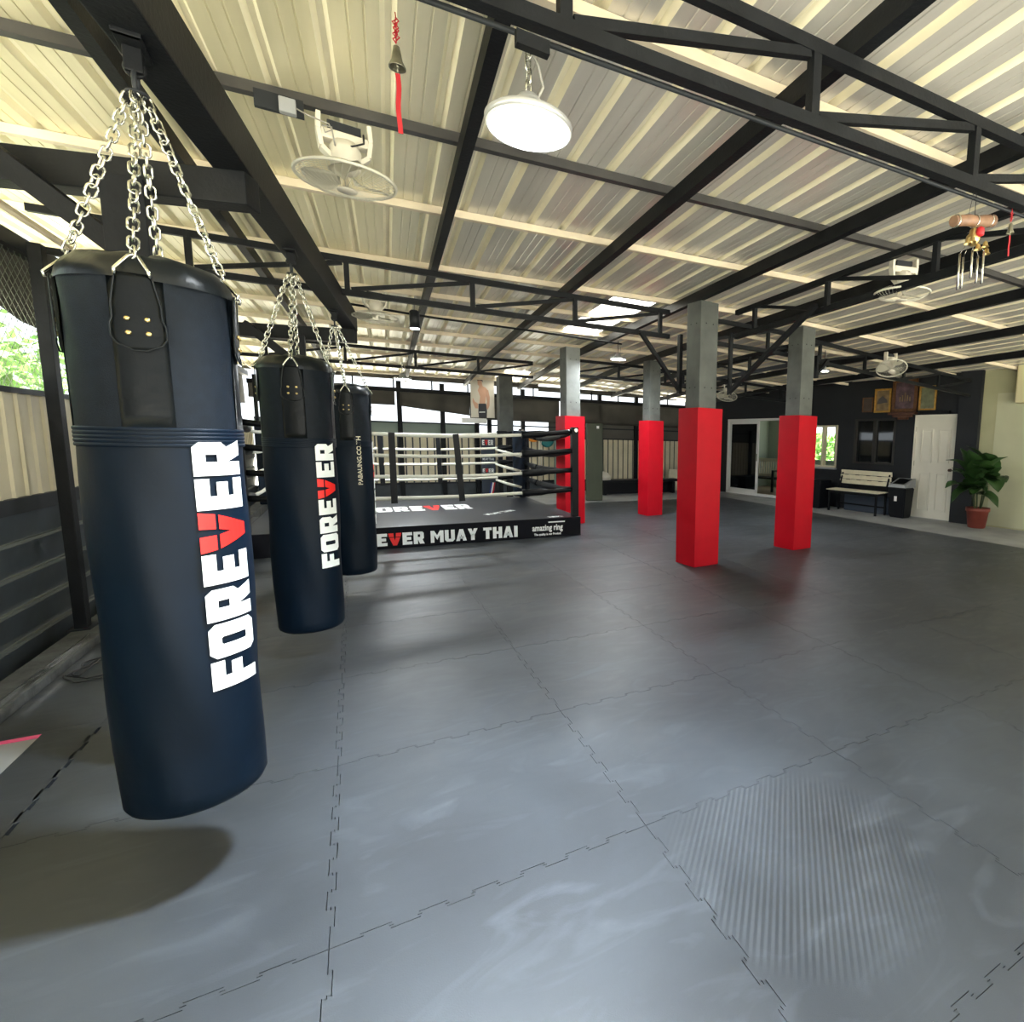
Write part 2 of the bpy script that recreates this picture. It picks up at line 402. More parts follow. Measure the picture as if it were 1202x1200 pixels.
for j in range(-2, 10):
    add_tile(tile_mesh(False, 0, .42, 0, 1), 8, j, f'narrow black mat along the grey floor by the right wall, {ORD[j+2]} row from the camera')
for j in range(1, 10):
    y0 = .96 if j == 1 else 0.
    add_tile(tile_mesh(False, -.41, 0, y0, 1), -1, j, f'narrow black mat at the left kerb, {ORD[j+2]} row from the camera')
for j in (-2, -1, 0, 1):
    add_tile(tile_mesh(False, -.2, 0, 0, .96 if j == 1 else 1), -1, j, f'narrow black strip mat beside the pale floor corner, {ORD[j+2]} row from the camera')
# pale floor corner with pink tape
o = MB().b2((-2.0, -2, -.026), (-1.202, 1.955, -.003)).build('pale_floor_board', M['plastic_grey']); tag(o, 'pale grey board on the floor at the left edge beside the bag', 'board')
o = MB().b2((-1.9, 1.93, -.003), (-1.20, 1.96, .002)).build('tape_strip', M['pink']); tag(o, 'bright pink tape line along the pale floor board', 'tape')

# ------------------------------------------------------------------ left boundary
o = MB().b2((-1.60, 1.97, -.12), (-1.42, 13, .05), .012).build('kerb', M['curb']); tag(o, 'low grey cement kerb along the left fence', 'kerb')
o = MB().b2((-2.0, -3, -.13), (-1.605, 12.9, -.11)).build('dirt_strip', M['dirt']); tag(o, 'dry brown earth strip between kerb and left fence', 'earth', kind='stuff')
# slotted angle iron lying on the kerb
w = MB()
for s in (0, 1):
    if s == 0: w.b2((-1.475, 2.05, .051), (-1.435, 3.35, .055))
    else: w.b2((-1.437, 2.05, .051), (-1.433, 3.35, .088))
ai = w.build('angle_iron', M['chrome']); tag(ai, 'slotted grey angle iron lying along the left kerb', 'angle iron')
sl = MB()
for k in range(13): sl.b2((-1.462, 2.1 + k * .095, .0551), (-1.450, 2.14 + k * .095, .0558))
sl.build('slot', M['steel'], ai)
# cable loops on the mats
w = MB(); pts = []
for k in range(90):
    a = k * .19; pts.append((-1.26 + .10 * math.cos(a) + .02 * math.sin(k * .7), 2.72 + (.19 + .05 * math.sin(k * .21)) * math.sin(a) + .002 * k, .006 + .004 * math.sin(k * .5) ** 2))
pts += [(-1.3 + .0 * k, 3.0 + .06 * k, .006) for k in range(6)]
w.tube(pts, .004, 6); tag(w.build('coiled_cable', M['cable']), 'thin black cable coiled loosely on the mats by the left kerb', 'cable')

def fence_left():
    t = thing('left_fence', 'left boundary fence of cream metal cladding over dark slate siding', 'fence', (-1.72, 0, 0))
    # upper cream corrugated
    w = MB(); y = -3.; n = 0
    prof = []
    while y < 13.0:
        prof += [(0, y), (0, y + .125), (.014, y + .135), (.014, y + .158), (0, y + .168)]; y += .170
    v0 = [w.b.verts.new((x, yy, .99)) for x, yy in prof]; v1 = [w.b.verts.new((x, yy, 1.66)) for x, yy in prof]
    for i in range(len(prof) - 1): w.b.faces.new((v0[i], v0[i + 1], v1[i + 1], v1[i]))
    w.build('cladding', M['cream_sheet'], t)
    w = MB(); z = -.10
    while z < .75:
        w.bar((.0, -3, z + .095), (.0, 13, z + .095), .012, .19, up=(.15, 0, 1)); z += .205
    w.build('siding', M['slate_board'], t)
    w = MB(); z = .105
    while z < .90: w.b2((-.002, -3, z - .012), (.022, 13, z + .006)); z += .205
    w.build('siding_lip', M['slate_edge'], t)
    w = MB(); w.b2((-.03, -3, 1.655), (.03, 13, 1.69)); w.b2((-.02, -3, .90), (.035, 13, .995)); w.build('rail', M['steel_grey'], t)
    return t
fence_left()

# chain link mesh above the fence
w = MB(); P = .075
y = -1.
yy0, yy1, z0, z1 = 1.5, 8.0, 1.69, 2.66
k = yy0 - (z1 - z0)
while k < yy1:
    for sgn in (1, -1):
        a = [k, z0] if sgn == 1 else [k, z1]
        e = [k + (z1 - z0), z1 if sgn == 1 else z0]
        pa, pe = list(a), list(e)
        if pa[0] < yy0: pa[1] += sgn * (yy0 - pa[0]); pa[0] = yy0
        if pe[0] > yy1: pe[1] -= sgn * (pe[0] - yy1); pe[0] = yy1
        w.tube([(-1.74, pa[0], pa[1]), (-1.74, pe[0], pe[1])], .0016, 4, cap=False)
    k += P
o = w.build('wire_mesh', M['mesh']); tag(o, 'diamond wire mesh filling the gap above the left fence', 'wire mesh', kind='stuff')
# dark tarpaulin above
w = MB(); N = 40
top, bot = [], []
for i in range(N + 1):
    y = -2 + 15 * i / N
    zb = 2.32 - .20 * max(0, min(1, (y - 3.4) / .8)) + .02 * math.sin(y * 3) - .1 * max(0, min(1, (y - 5) / 3))
    if y < 3.3: zb = 2.30 + .015 * math.sin(y * 5)
    top.append(w.b.verts.new((-1.80, y, 2.72))); bot.append(w.b.verts.new((-1.78 - .02 * math.sin(y * 7), y, zb)))
for i in range(N): w.b.faces.new((bot[i], bot[i + 1], top[i + 1], top[i]))
bmesh.ops.solidify(w.b, geom=w.b.faces[:], thickness=.006)
tag(w.build('hanging_tarpaulin', M['tarp']), 'dark grey tarpaulin hanging along the top of the left fence', 'tarpaulin')
# eave beam and posts on the left
tag(MB().b2((-1.78, -3, 2.60), (-1.70, 13, 2.70), .004).build('eave_beam', M['steel_grey']), 'grey steel beam above the left fence', 'beam')
tag(MB().b2((-1.62, -3, 2.74), (-1.58, 13, 2.77), .004).build('eave_rail', M['galv']), 'pale thin rail along the left eave', 'rail')
for y, lab in ((3.66, 'dark steel post standing on the left kerb beside the nearest bag'), (7.9, 'dark steel post on the left kerb behind the middle bag'), (12.6, 'dark steel post at the far end of the left kerb')):
    p = thing('steel_post', lab, 'post', (-1.56, y, .05))
    MB().b2((-.032, -.04, 0), (.032, .04, 2.56), .004).build('shaft', M['steel'], p)
    MB().b2((-.06, -.08, 0), (.06, .08, .008)).build('base_plate', M['steel_grey'], p)
# foliage outside left
def hedge(name, label, boxes, n, s, seed, mname='leaf'):
    rnd = random.Random(seed); w = MB()
    for _ in range(n):
        bx = rnd.choice(boxes); c = [rnd.uniform(a, b) for a, b in zip(bx[0], bx[1])]
        c[2] = bx[0][2] + (bx[1][2] - bx[0][2]) * rnd.random() ** .6 + .18 * math.sin(c[1] * 2.3) + .1 * math.sin(c[1] * 5.1)
        d = Vector((rnd.gauss(0, 1), rnd.gauss(0, 1), rnd.gauss(0, .6))).normalized(); e = d.cross(Vector((rnd.gauss(0, 1), rnd.gauss(0, 1), rnd.gauss(0, 1)))).normalized()
        c = Vector(c); a = s * rnd.uniform(.6, 1.3)
        w.poly([c - d * a, c + e * a * .45, c + d * a, c - e * a * .45], [(0, 1, 2, 3)])
    o = w.build(name, M[mname]); tag(o, label, 'hedge', kind='stuff'); return o
hedge('hedge', 'bright green hedge outside beyond the left fence', [((-5.2, 1.5, .0), (-3.6, 12, 2.75))], 9000, .09, 3)

# ------------------------------------------------------------------ roof
def sheet(name, xa, xb, ya, yb, m, label, z_off=.155):
    w = MB(); pitch = .25; prof = []
    k0 = math.floor(xa / pitch) ; x = k0 * pitch
    while x < xb + pitch:
        for dx, dz in ((0, 0), (.020, .034), (.044, .034), (.064, 0), (.126, 0), (.129, .004), (.134, .004), (.137, 0), (.187, 0), (.190, .004), (.195, .004), (.198, 0)):
            X = x + dx
            if xa <= X <= xb: prof.append((X, dz, dx))
        x += pitch
    ys = sorted(set([ya + (yb - ya) * i / 8 for i in range(9)] + ([9.] if ya < 9 < yb else [])))
    rows = [[w.b.verts.new((px + DX * yy, yy, zr(px, yy) + z_off + dz)) for px, dz, _ in prof] for yy in ys]
    for a, b in zip(rows, rows[1:]):
        for i in range(len(prof) - 1):
            fc = w.b.faces.new((a[i], a[i + 1], b[i + 1], b[i]))
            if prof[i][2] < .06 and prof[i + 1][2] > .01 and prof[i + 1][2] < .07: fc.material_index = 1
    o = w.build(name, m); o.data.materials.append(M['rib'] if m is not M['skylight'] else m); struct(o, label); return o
sk = [(2.62, 3.20, 4.45, 6.9), (2.60, 3.25, 11.2, 12.6)]
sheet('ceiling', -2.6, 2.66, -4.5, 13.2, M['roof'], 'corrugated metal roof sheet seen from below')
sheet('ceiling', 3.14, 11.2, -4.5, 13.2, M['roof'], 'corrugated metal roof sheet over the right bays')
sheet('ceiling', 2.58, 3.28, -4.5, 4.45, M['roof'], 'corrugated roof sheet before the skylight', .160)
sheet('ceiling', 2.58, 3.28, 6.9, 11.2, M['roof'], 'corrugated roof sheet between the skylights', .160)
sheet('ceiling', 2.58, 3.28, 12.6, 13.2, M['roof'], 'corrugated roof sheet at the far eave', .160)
for i, (a, b, c, d) in enumerate(sk):
    sheet('window_%d' % (i + 1), 2.60, 3.24, c, d, M['skylight'], 'translucent skylight sheet glowing in the roof', .163)

def rafter(x, label):
    w = MB(); y = -4.4
    ys = [-4.4, 0, 4, 9, 13.1]
    for a, b in zip(ys, ys[1:]):
        w.bar((x + DX * a, a, zr(x, a) + .05), (x + DX * b, b, zr(x, b) + .05), .06, .10)
    tag(w.build('roof_rafter', M['steel']), label, 'rafter', 'black steel rafters under the roof sheet')
for x, lab in ((-.80, 'black steel rafter left of the punching bag beam'), (.66, 'thin black rafter passing just left of the big round lamp'), (1.97, 'black rafter crossing the ceiling middle right of the big round lamp'),
               (3.30, 'black rafter resting on top of the front left pillar'), (4.62, 'black rafter resting on top of the front right pillar'), (5.95, 'black rafter in the first bay right of the pillars'),
               (7.3, 'black rafter in the second bay right of the pillars'), (8.65, 'black rafter nearest the dark right wall')):
    rafter(x, lab)
def purlin(y0, m, label, sl=-.085, w_=.05):
    w = MB(); xs = [-2.4, 1, 5, 10.8]
    for a, b in zip(xs, xs[1:]):
        ya, yb = y0 + sl * a, y0 + sl * b
        w.bar((a, ya, zr(a, ya) + .127), (b, yb, zr(b, yb) + .127), w_, .052)
    return tag(w.build('roof_purlin', m), label, 'purlin', 'purlins carrying the roof sheet')
purlin(-2.9, M['galv'], 'pale purlin behind the camera side of the near truss')
purlin(-1.6, M['galv'], 'pale purlin over the foreground, just before the near truss')
purlin(-.40, M['galv'], 'pale purlin directly above the near truss', -.06)
purlin(.70, M['galv'], 'wide pale purlin just beyond the near truss', -.05, .075)
purlin(1.96, M['channel'], 'dark grey channel purlin carrying the nearest fan and cable box')
purlin(3.08, M['galv'], 'pale purlin between the nearest fan and the second truss')
for k, y in enumerate((4.55, 5.7, 6.9, 8.1)):
    purlin(y, M['galv'], f'pale purlin beyond the second truss, {ORD[k]} of four before the third truss')
for k, y in enumerate((9.3, 10.5, 11.7, 12.8)):
    purlin(y, M['galv'], f'pale purlin at the far end of the roof, {ORD[k]} of four')

def truss(x0, x1, yf, step, start, label, zlow=-.33, lean=-.04):
    t = thing('roof_truss', label, 'truss', (x0, yf(x0), zr(x0, yf(x0))))
    O = Vector(t.location)
    def top(x): return Vector((x, yf(x), zr(x, yf(x)) - .06)) - O
    def low(x): return Vector((x, yf(x) + lean * 0, zr(x, yf(x)) + zlow)) - O
    br = [x0, 5, x1] if x0 < 5 < x1 else [x0, x1]
    for a, b in zip(br, br[1:]):
        MB().bar(top(a), top(b), .042, .05).build('top_chord', M['steel'], t)
        MB().bar(low(a), low(b), .048, .048).build('bottom_chord', M['steel'], t)
    x = start
    while x < x1 - .05:
        if x > x0:
            MB().bar(low(x), top(x), .04, .04, up=(1, 0, 0)).build('web_post', M['steel'], t)
        if x + step <= x1 + .1 and x >= x0:
            MB().bar(low(x) + Vector((.03, 0, .03)), top(x + step) - Vector((.03, 0, .03)), .03, .035).build('web_diagonal', M['steel'], t)
        x += step
    return t
t1 = truss(-1.7, 9.6, lambda x: .17 - .06 * x, .985, -2.21, 'nearest black lattice truss crossing above the big round lamp')
MB().tube([(1.6, -.035, -.345), (6, -.3, -.345), (8.2, -.43, -.36)], .009, 8).build('conduit', M['steel_grey'], t1)
t2 = truss(-1.7, 3.32, lambda x: 4.02, 1.02, -.88, 'black lattice truss from the bag beam to the front left pillar')
truss(3.75, 9.9, lambda x: 4.02 + .05 * (x - 3.7), 1.0, 3.85, 'black lattice truss between the front pillars and the right wall')
truss(-1.7, 3.1, lambda x: 8.9, 1.02, -.95, 'black lattice truss above the far end of the boxing ring')
truss(3.45, 9.4, lambda x: 8.1, 1.02, 3.5, 'black lattice truss between the rear pillars and the right wall')
t = thing('eave_fascia', 'grey board closing the top of the back wall under the roof end', 'fascia', (-1.8, 13.02, 2.72))
MB().b2((0, 0, .03), (6.2, .03, .16)).b2((6.2, 0, -.03), (11, .03, .10)).build('fascia_board', M['tarp'], t)
w = MB()
for k in range(13): w.b2((.3 + k * .82, -.03, -.28), (.33 + k * .82, .0, .04))
w.build('strut', M['steel'], t)['kind'] = 'stuff'
# lengthwise trusses
def ytruss(x, ya, yb, step, label, zt=-.14, zl=-.40):
    t = thing('lengthwise_truss', label, 'truss', (x, ya, zr(x, ya))); O = Vector(t.location)
    top = lambda y: Vector((x + DX * (y - ya), y, zr(x, y) + zt)) - O
    low = lambda y: Vector((x + DX * (y - ya), y, zr(x, y) + zl)) - O
    MB().bar(top(ya), top(yb), .045, .05).build('top_chord', M['steel'], t)
    MB().bar(low(ya), low(yb), .045, .05).build('bottom_chord', M['steel'], t)
    y = ya + .1
    while y < yb:
        MB().bar(low(y), top(y), .04, .04, up=(1, 0, 0)).build('web_post', M['steel'], t)
        if y + step < yb: MB().bar(low(y), top(y + step), .03, .03).build('web_diagonal', M['steel'], t)
        y += step
    return t
ytruss(3.70, -.3, 3.45, 1.1, 'short black lattice truss running from the near truss to the front left pillar', -.10, -.36)
ytruss(5.45, 4.1, 7.6, 1.1, 'black lattice truss running between the right hand pillars')
# thin dark pipe under the second truss
tag(MB().tube([(-.05, 4.9, 2.74), (.9, 5.0, 2.72), (1.9, 5.1, 2.73), (3.3, 5.3, 2.74)], .012, 8).build('conduit_pipe', M['steel']), 'thin dark conduit pipe beneath the roof beyond the second truss', 'pipe')

# ------------------------------------------------------------------ bag gantry
bt = thing('bag_beam', 'heavy black steel beam carrying the three punching bags', 'beam', (-.36, .4, 2.5))
A = Vector((-.56, -1.6, 2.59)); B = Vector((.15, 5.08, 2.59)); bd = (B - A).normalized()
O = Vector(bt.location)
MB().bar(A - O, B - O, .125, .18, bev=.006).build('beam', M['steel'], bt)
def gantry(y, xr, label, xp):
    t = thing('gantry_frame', label, 'steel frame', (xp, y, 0))
    xl = -1.55; yl = .33 * (xr - xl)
    MB().b2((-.062, -.06, -.02), (.062, .06, 2.39), .006).build('post', M['steel'], t)
    MB().bar((xl - xp, yl, 2.435), (xr - xp, 0, 2.435), .11, .13, bev=.006).build('cross_beam', M['steel'], t)
    MB().bar((-.42, .12, 2.47), (-.02, 0, 2.12), .055, .07).build('brace', M['steel'], t)
    MB().b2((-.1, -.1, -.026), (.1, .1, -.01)).build('foot_plate', M['steel'], t)
gantry(1.36, -.185, 'black steel frame with post and cross beam right behind the nearest bag', -.573)
gantry(5.0, .19, 'black steel frame with post and cross beam behind the middle bag', -.30)

# ------------------------------------------------------------------ punching bags
def chain_mesh(p, q, n):
    p = Vector(p); q = Vector(q); d = (q - p); L = d.length; d.normalize()
    w = MB(); x = d.cross(Vector((0, 1, 0))).normalized(); y = d.cross(x)
    pitch = L / n; ll = pitch * 1.34; ww = .0145; r = .0032
    for k in range(n):
        c = p + d * (pitch * (k + .5)) + Vector((random.uniform(-.001, .001), random.uniform(-.001, .001), 0))
        tw = random.uniform(-.35, .35) + (PI / 2 if k % 2 else 0) + .5
        u = x * math.cos(tw) + y * math.sin(tw)
        a = ll / 2 - ww / 2 - r * .3; pts = []
        for i in range(5): an = -PI / 2 + PI * i / 4; pts.append(c + d * (a + math.cos(an) * ww * .62) + u * math.sin(an) * ww * .75)
        for i in range(5): an = PI / 2 + PI * i / 4; pts.append(c + d * (-a + math.cos(an) * ww * .62) + u * math.sin(an) * ww * .75)
        w.tube(pts, r, 6, closed=True)
    return w
def bag(loc, top, bot, hook, rot, label, rad=.186, text=True):
    t = thing('punching_bag', label, 'punching bag', loc, math.radians(rot), 'black punching bags hanging in a row')
    H = top - bot; n = 96
    def R(z):      # radius by height
        k = (z - bot) / H
        return rad * (.945 + .055 * k + .012 * math.sin(k * 5))
    def shell(zs, extra, nn=n, bulge=None):
        w = MB(); rows = []
        for z in zs:
            row = []
            for k in range(nn):
                a = 2 * PI * k / nn
                row.append(w.b.verts.new(((R(z) + extra + (bulge(z, a) if bulge else 0)) * math.cos(a), (R(z) + extra + (bulge(z, a) if bulge else 0)) * math.sin(a), z)))
            rows.append(row)
        for a, b in zip(rows, rows[1:]):
            for k in range(nn):
                f = w.b.faces.new((a[k], a[(k + 1) % nn], b[(k + 1) % nn], b[k])); f.smooth = True
        return w, rows
    zseam = top - .29 * H
    # lower body with rounded bottom
    def bul(z, a): return .0035 * math.sin(3 * a + z * 4) * math.sin(z * 6 + 1) + .002 * math.sin(7 * a + z * 9)
    zs = [bot + .03 + (zseam - bot - .03) * i / 30 for i in range(31)]
    w, rows = shell(zs, 0, bulge=bul)
    r0 = R(zs[0])
    prof = [(r0 - .006, bot + .016), (r0 - .018, bot + .006), (r0 - .035, bot + .001), (r0 * .5, bot - .002)]
    last = rows[0]
    for r, z in prof:
        row = [w.b.verts.new((r * math.cos(2 * PI * k / n), r * math.sin(2 * PI * k / n), z)) for k in range(n)]
        for k in range(n):
            f = w.b.faces.new((row[k], row[(k + 1) % n], last[(k + 1) % n], last[k])); f.smooth = True
        last = row
    w.b.faces.new(last[::-1])
    body = w.build('bag_body', M['bag'], t)
    # band of stitched rows
    zs = []; ex = []
    w = MB(); rows = []
    for i in range(41):
        z = zseam - .055 + .055 * i / 40; e = .0028 + .0022 * abs(math.sin(i / 40 * 5 * PI)) ** .5
        rows.append([w.b.verts.new(((R(z) + e) * math.cos(2 * PI * k / n), (R(z) + e) * math.sin(2 * PI * k / n), z)) for k in range(n)])
    for a, b in zip(rows, rows[1:]):
        for k in range(n): f = w.b.faces.new((a[k], a[(k + 1) % n], b[(k + 1) % n], b[k])); f.smooth = True
    w.build('stitched_band', M['bag'], t)
    # upper canvas part
    zt = top - .085
    w, rows = shell([zseam + (zt - zseam) * i / 14 for i in range(15)], -.001, bulge=lambda z, a: .003 * math.sin(9 * a + z * 20) * max(0, (z - zseam) / (zt - zseam)))
    w.build('upper_panel', M['bag_fabric'], t)
    # leather rim folding in at the top
    w = MB(); rows = []
    for i in range(12):
        k = i / 11
        if k < .45: r = R(zt) + .005 - .030 * (k / .45) ** 2.2; z = zt - .006 + (.068) * k / .45
        else: kk = (k - .45) / .55; r = R(zt) - .025 - kk * rad * .55; z = zt + .062 + .020 * math.sin(kk * PI / 2)
        rows.append([w.b.verts.new(((r + .005 * math.sin(13 * a_ + 3 * k) * k) * math.cos(a_), (r + .005 * math.sin(13 * a_) * k) * math.sin(a_), z + .006 * math.sin(9 * a_ + 5 * k) * k)) for a_ in [2 * PI * q / n for q in range(n)]])
    for a, b in zip(rows, rows[1:]):
        for k in range(n): f = w.b.faces.new((a[k], a[(k + 1) % n], b[(k + 1) % n], b[k])); f.smooth = True
    w.b.faces.new(rows[-1])
    w.build('leather_rim', M['bag_band'], t)
    hk = Vector((hook[0] - loc[0], hook[1] - loc[1], hook[2])); hk = Matrix.Rotation(-math.radians(rot), 4, 'Z') @ hk
    # vertical leather strips, hanging tabs, rings, chains
    def patch(a0, aw, z0, z1, e, ny=12, nx=10, shape=None):
        w = MB(); rows = []
        for i in range(ny + 1):
            z = z0 + (z1 - z0) * i / ny; ww = aw * (shape((z - z0) / (z1 - z0)) if shape else 1)
            rows.append([w.b.verts.new(((R(z) + e) * math.cos(a0 + ww * (j / nx - .5)), (R(z) + e) * math.sin(a0 + ww * (j / nx - .5)), z)) for j in range(nx + 1)])
        for a, b in zip(rows, rows[1:]):
            for j in range(nx): f = w.b.faces.new((a[j], a[j + 1], b[j + 1], b[j])); f.smooth = True
        bmesh.ops.solidify(w.b, geom=w.b.faces[:], thickness=-.003); return w
    for q in range(4):
        a0 = q * PI / 2
        patch(a0, .112 / rad, zseam, zt, .002).build('side_strip', M['bag_band'], t)
        zz1 = top - .078; zz0 = zz1 - .20
        tb = patch(a0, .106 / rad, zz0, zz1, .008, 18, 12, lambda k: min(1, .25 + 2.6 * k ** .62) * (1 - .12 * math.sin(k * PI) * (k > .4)) * (1 if k < .6 else 1 - .38 * (k - .6) / .4))
        tab = tb.build('hanging_tab', M['bag_band'], t)
        # piping edge of the tab
        pp = []
        for s in (-1, 1):
            l = []
            for i in range(13):
                k = i / 12; z = zz0 + (zz1 - zz0) * k
                ww = .106 / rad * min(1, .25 + 2.6 * k ** .62) * (1 - .12 * math.sin(k * PI) * (k > .4)) * (1 if k < .6 else 1 - .38 * (k - .6) / .4)
                l.append(((R(z) + .012) * math.cos(a0 + s * ww / 2), (R(z) + .012) * math.sin(a0 + s * ww / 2), z))
            pp.append(l)
        MB().tube(pp[0][::-1] + pp[1], .0022, 6).build('piping', M['bag_band'], tab)
        for s in (-1, 1):
            for zz in (zz0 + .045, zz0 + .082):
                a = a0 + s * .019 / rad
                w = MB(); mt = Matrix.Rotation(a, 4, 'Z') @ Matrix.Translation((R(zz) + .012, 0, zz)) @ Matrix.Rotation(PI / 2, 4, 'Y')
                w.lathe([(.0062, -.002), (.0062, .0015), (.004, .0032), (.001, .0036)], 14, mt=mt)
                w.build('rivet', M['brass'], tab)
        # triangular ring
        rr = R(zt) + .013; er = Vector((math.cos(a0), math.sin(a0), 0)); et = Vector((-math.sin(a0), math.cos(a0), 0))
        zb = zz1 - .004; ap = er * (rr - .028) + Vector((0, 0, zb + .052))
        pts = [er * (rr + .002) - et * .033 + Vector((0, 0, zb - .006)), er * (rr + .006) - et * .033 + Vector((0, 0, zb + .008)), ap - et * .010, ap + Vector((0, 0, .004)), ap + et * .010, er * (rr + .006) + et * .033 + Vector((0, 0, zb + .008)), er * (rr + .002) + et * .033 + Vector((0, 0, zb - .006))]
        MB().tube(pts, .0042, 8).build('triangle_ring', M['chrome'], t)
        hend = hk + et * 0 + er * .018 + Vector((0, 0, -.13))
        L = (hend - ap).length
        chain_mesh(ap - (hend - ap).normalized() * .004, hend, max(9, int(round(L / .0272)))).build('chain', M['chrome'], t)
    # hook, shackle and swivel
    w = MB(); w.torus(.022, .0045, Matrix.Translation(hk + Vector((0, 0, -.125))), 20, 6)
    w.torus(.024, .006, Matrix.Translation(hk + Vector((0, 0, -.098))) @ Matrix.Rotation(PI / 2, 4, 'X'), 20, 8, 1, 1.3)
    w.build('shackle', M['steel_grey'], t)
    w = MB(); w.b2((hk.x - .02, hk.y - .02, hk.z - .075), (hk.x + .02, hk.y + .02, hk.z - .01), .004)
    w.torus(.02, .006, Matrix.Translation(hk + Vector((0, 0, -.06))) @ Matrix.Rotation(PI / 2, 4, 'Y'), 16, 8)
    w.build('swivel', M['steel'], t)
    w = MB(); w.b2((hk.x - .075, hk.y - .03, hk.z - .012), (hk.x + .075, hk.y + .03, hk.z), .003)
    for s in (-1, 1): w.b2((hk.x + s * .068 - .006, hk.y - .03, hk.z - .012), (hk.x + s * .068 + .006, hk.y + .03, hk.z + .19))
    w.tube([hk + Vector((-.085, 0, .03)), hk + Vector((-.055, 0, .03))], .014, 6)
    w.build('beam_clamp', M['steel'], t)
    return t, R
def wrap_word(t, R, word, a_mid, capw, z0, z1, gap=.06):
    # letters read from the bottom to the top, letter tops pointing left
    def fn(u, v):
        z = z0 + (z1 - z0) * u; r = R(z) + .0052
        a = a_mid + (.5 - v) * capw / r
        return Vector((r * math.cos(a), r * math.sin(a), z))
    letters(word, fn, 'lettering', t, gap=gap, cut=8)
b1, R1 = bag((-.36, .57, 0), 1.93, .27, (-.345, .56, 2.50), -87, 'nearest and largest black punching bag with FOREVER lettering')
wrap_word(b1, R1, 'FOREvER', math.radians(47), .142, .655, 1.415)
b2, R2 = bag((-.155, 2.42, 0), 1.90, .215, (-.14, 2.42, 2.50), -92, 'middle black punching bag with FOREVER lettering, behind the nearest one')
wrap_word(b2, R2, 'FOREvER', math.radians(47), .125, .62, 1.385)
b3, R3 = bag((.085, 4.12, 0), 1.885, .17, (.03, 4.12, 2.50), -91, 'farthest black punching bag, edge of white lettering beside the ring')
wrap_word(b3, R3, 'FOREvER', math.radians(95), .13, .62, 1.385)
def fn3(x, y):
    z = 1.21 + x; r = R3(z) + .0045; a = math.radians(30) - y / r
    return Vector((r * math.cos(a), r * math.sin(a), z))
font_text('PABAUNG.CO.TH', .052, M['print_ivory'], None, b3, 'small_lettering', fn=fn3, bold=.0012, sx=1.05)

# ------------------------------------------------------------------ pillars
def pillar(x, y, label, w_=.36, top=None, rot=6):
    t = thing('padded_pillar', label, 'pillar', (x, y, 0), math.radians(rot), 'grey pillars wrapped in red pads')
    zt = (top if top else zr(x, y)) + .0
    c = w_ * .70; m = w_ / 2
    MB().b2((m - c / 2, m - c / 2, 0), (m + c / 2, m + c / 2, zt), .008).build('concrete_shaft', M['colgrey'], t)
    w = MB(); th = .045; H = 1.82
    # four padded boards around the shaft, with faint ripples low down
    def face(p, q, nrm):
        rows = []; N = 46; K = 6
        for i in range(N + 1):
            z = .004 + (H - .004) * i / N
            rows.append([w.b.verts.new(Vector(p) + (Vector(q) - Vector(p)) * (j / K) + Vector(nrm) * ((.0022 * math.sin(z * 75) * max(0, 1 - z * 1.4)) * math.sin(PI * j / K) + .004 * math.sin(PI * j / K)) + Vector((0, 0, z))) for j in range(K + 1)])
        for a, b in zip(rows, rows[1:]):
            for j in range(K): f = w.b.faces.new((a[j], a[j + 1], b[j + 1], b[j])); f.smooth = True
    face((0, 0, 0), (w_, 0, 0), (0, -1, 0)); face((w_, 0, 0), (w_, w_, 0), (1, 0, 0)); face((w_, w_, 0), (0, w_, 0), (0, 1, 0)); face((0, w_, 0), (0, 0, 0), (-1, 0, 0))
    # top ring
    e = (w_ - c) / 2
    for lo, hi in (((0, 0, H - .004), (w_, e, H)), ((0, w_ - e, H - .004), (w_, w_, H)), ((0, e, H - .004), (e, w_ - e, H)), ((w_ - e, e, H - .004), (w_, w_ - e, H))): w.b2(lo, hi)
    w.build('red_pad', M['red'], t)
    w = MB()
    for z in (2.05, 2.75):
        for s in (.3, .7):
            w.lathe([(.007, 0), (.007, .004)], 10, mt=Matrix.Translation((m + (s - .5) * c, m - c / 2 - .0005, z)) @ Matrix.Rotation(PI / 2, 4, 'X'))
            w.lathe([(.007, 0), (.007, .004)], 10, mt=Matrix.Translation((m - c / 2 - .0035, m + (s - .5) * c, z)) @ Matrix.Rotation(PI / 2, 4, 'Y'))
    w.build('bolt_hole', M['steel'], t)
    return t
pillar(3.40, 3.475, 'front left pillar with red pad, nearest one to the camera')
pillar(5.16, 3.74, 'front right pillar with red pad, before the bench and sliding door')
pillar(3.11, 7.10, 'rear left pillar with red pad, behind the ring corner post')
pillar(4.88, 7.52, 'rear right pillar with red pad, farthest and smallest', .345)
# back pillar near the ring: grey shaft ending above the ropes, slim post under it
t = thing('grey_pillar', 'plain grey box pillar behind the ring, beside the fighter poster', 'pillar', (2.98, 11.2, 0))
MB().b2((0, 0, 1.58), (.30, .30, zr(3, 11)), .006).build('boxed_casing', M['colgrey'], t)
MB().b2((.17, .1, -.02), (.29, .22, 1.58)).build('slim_post', M['steel'], t)
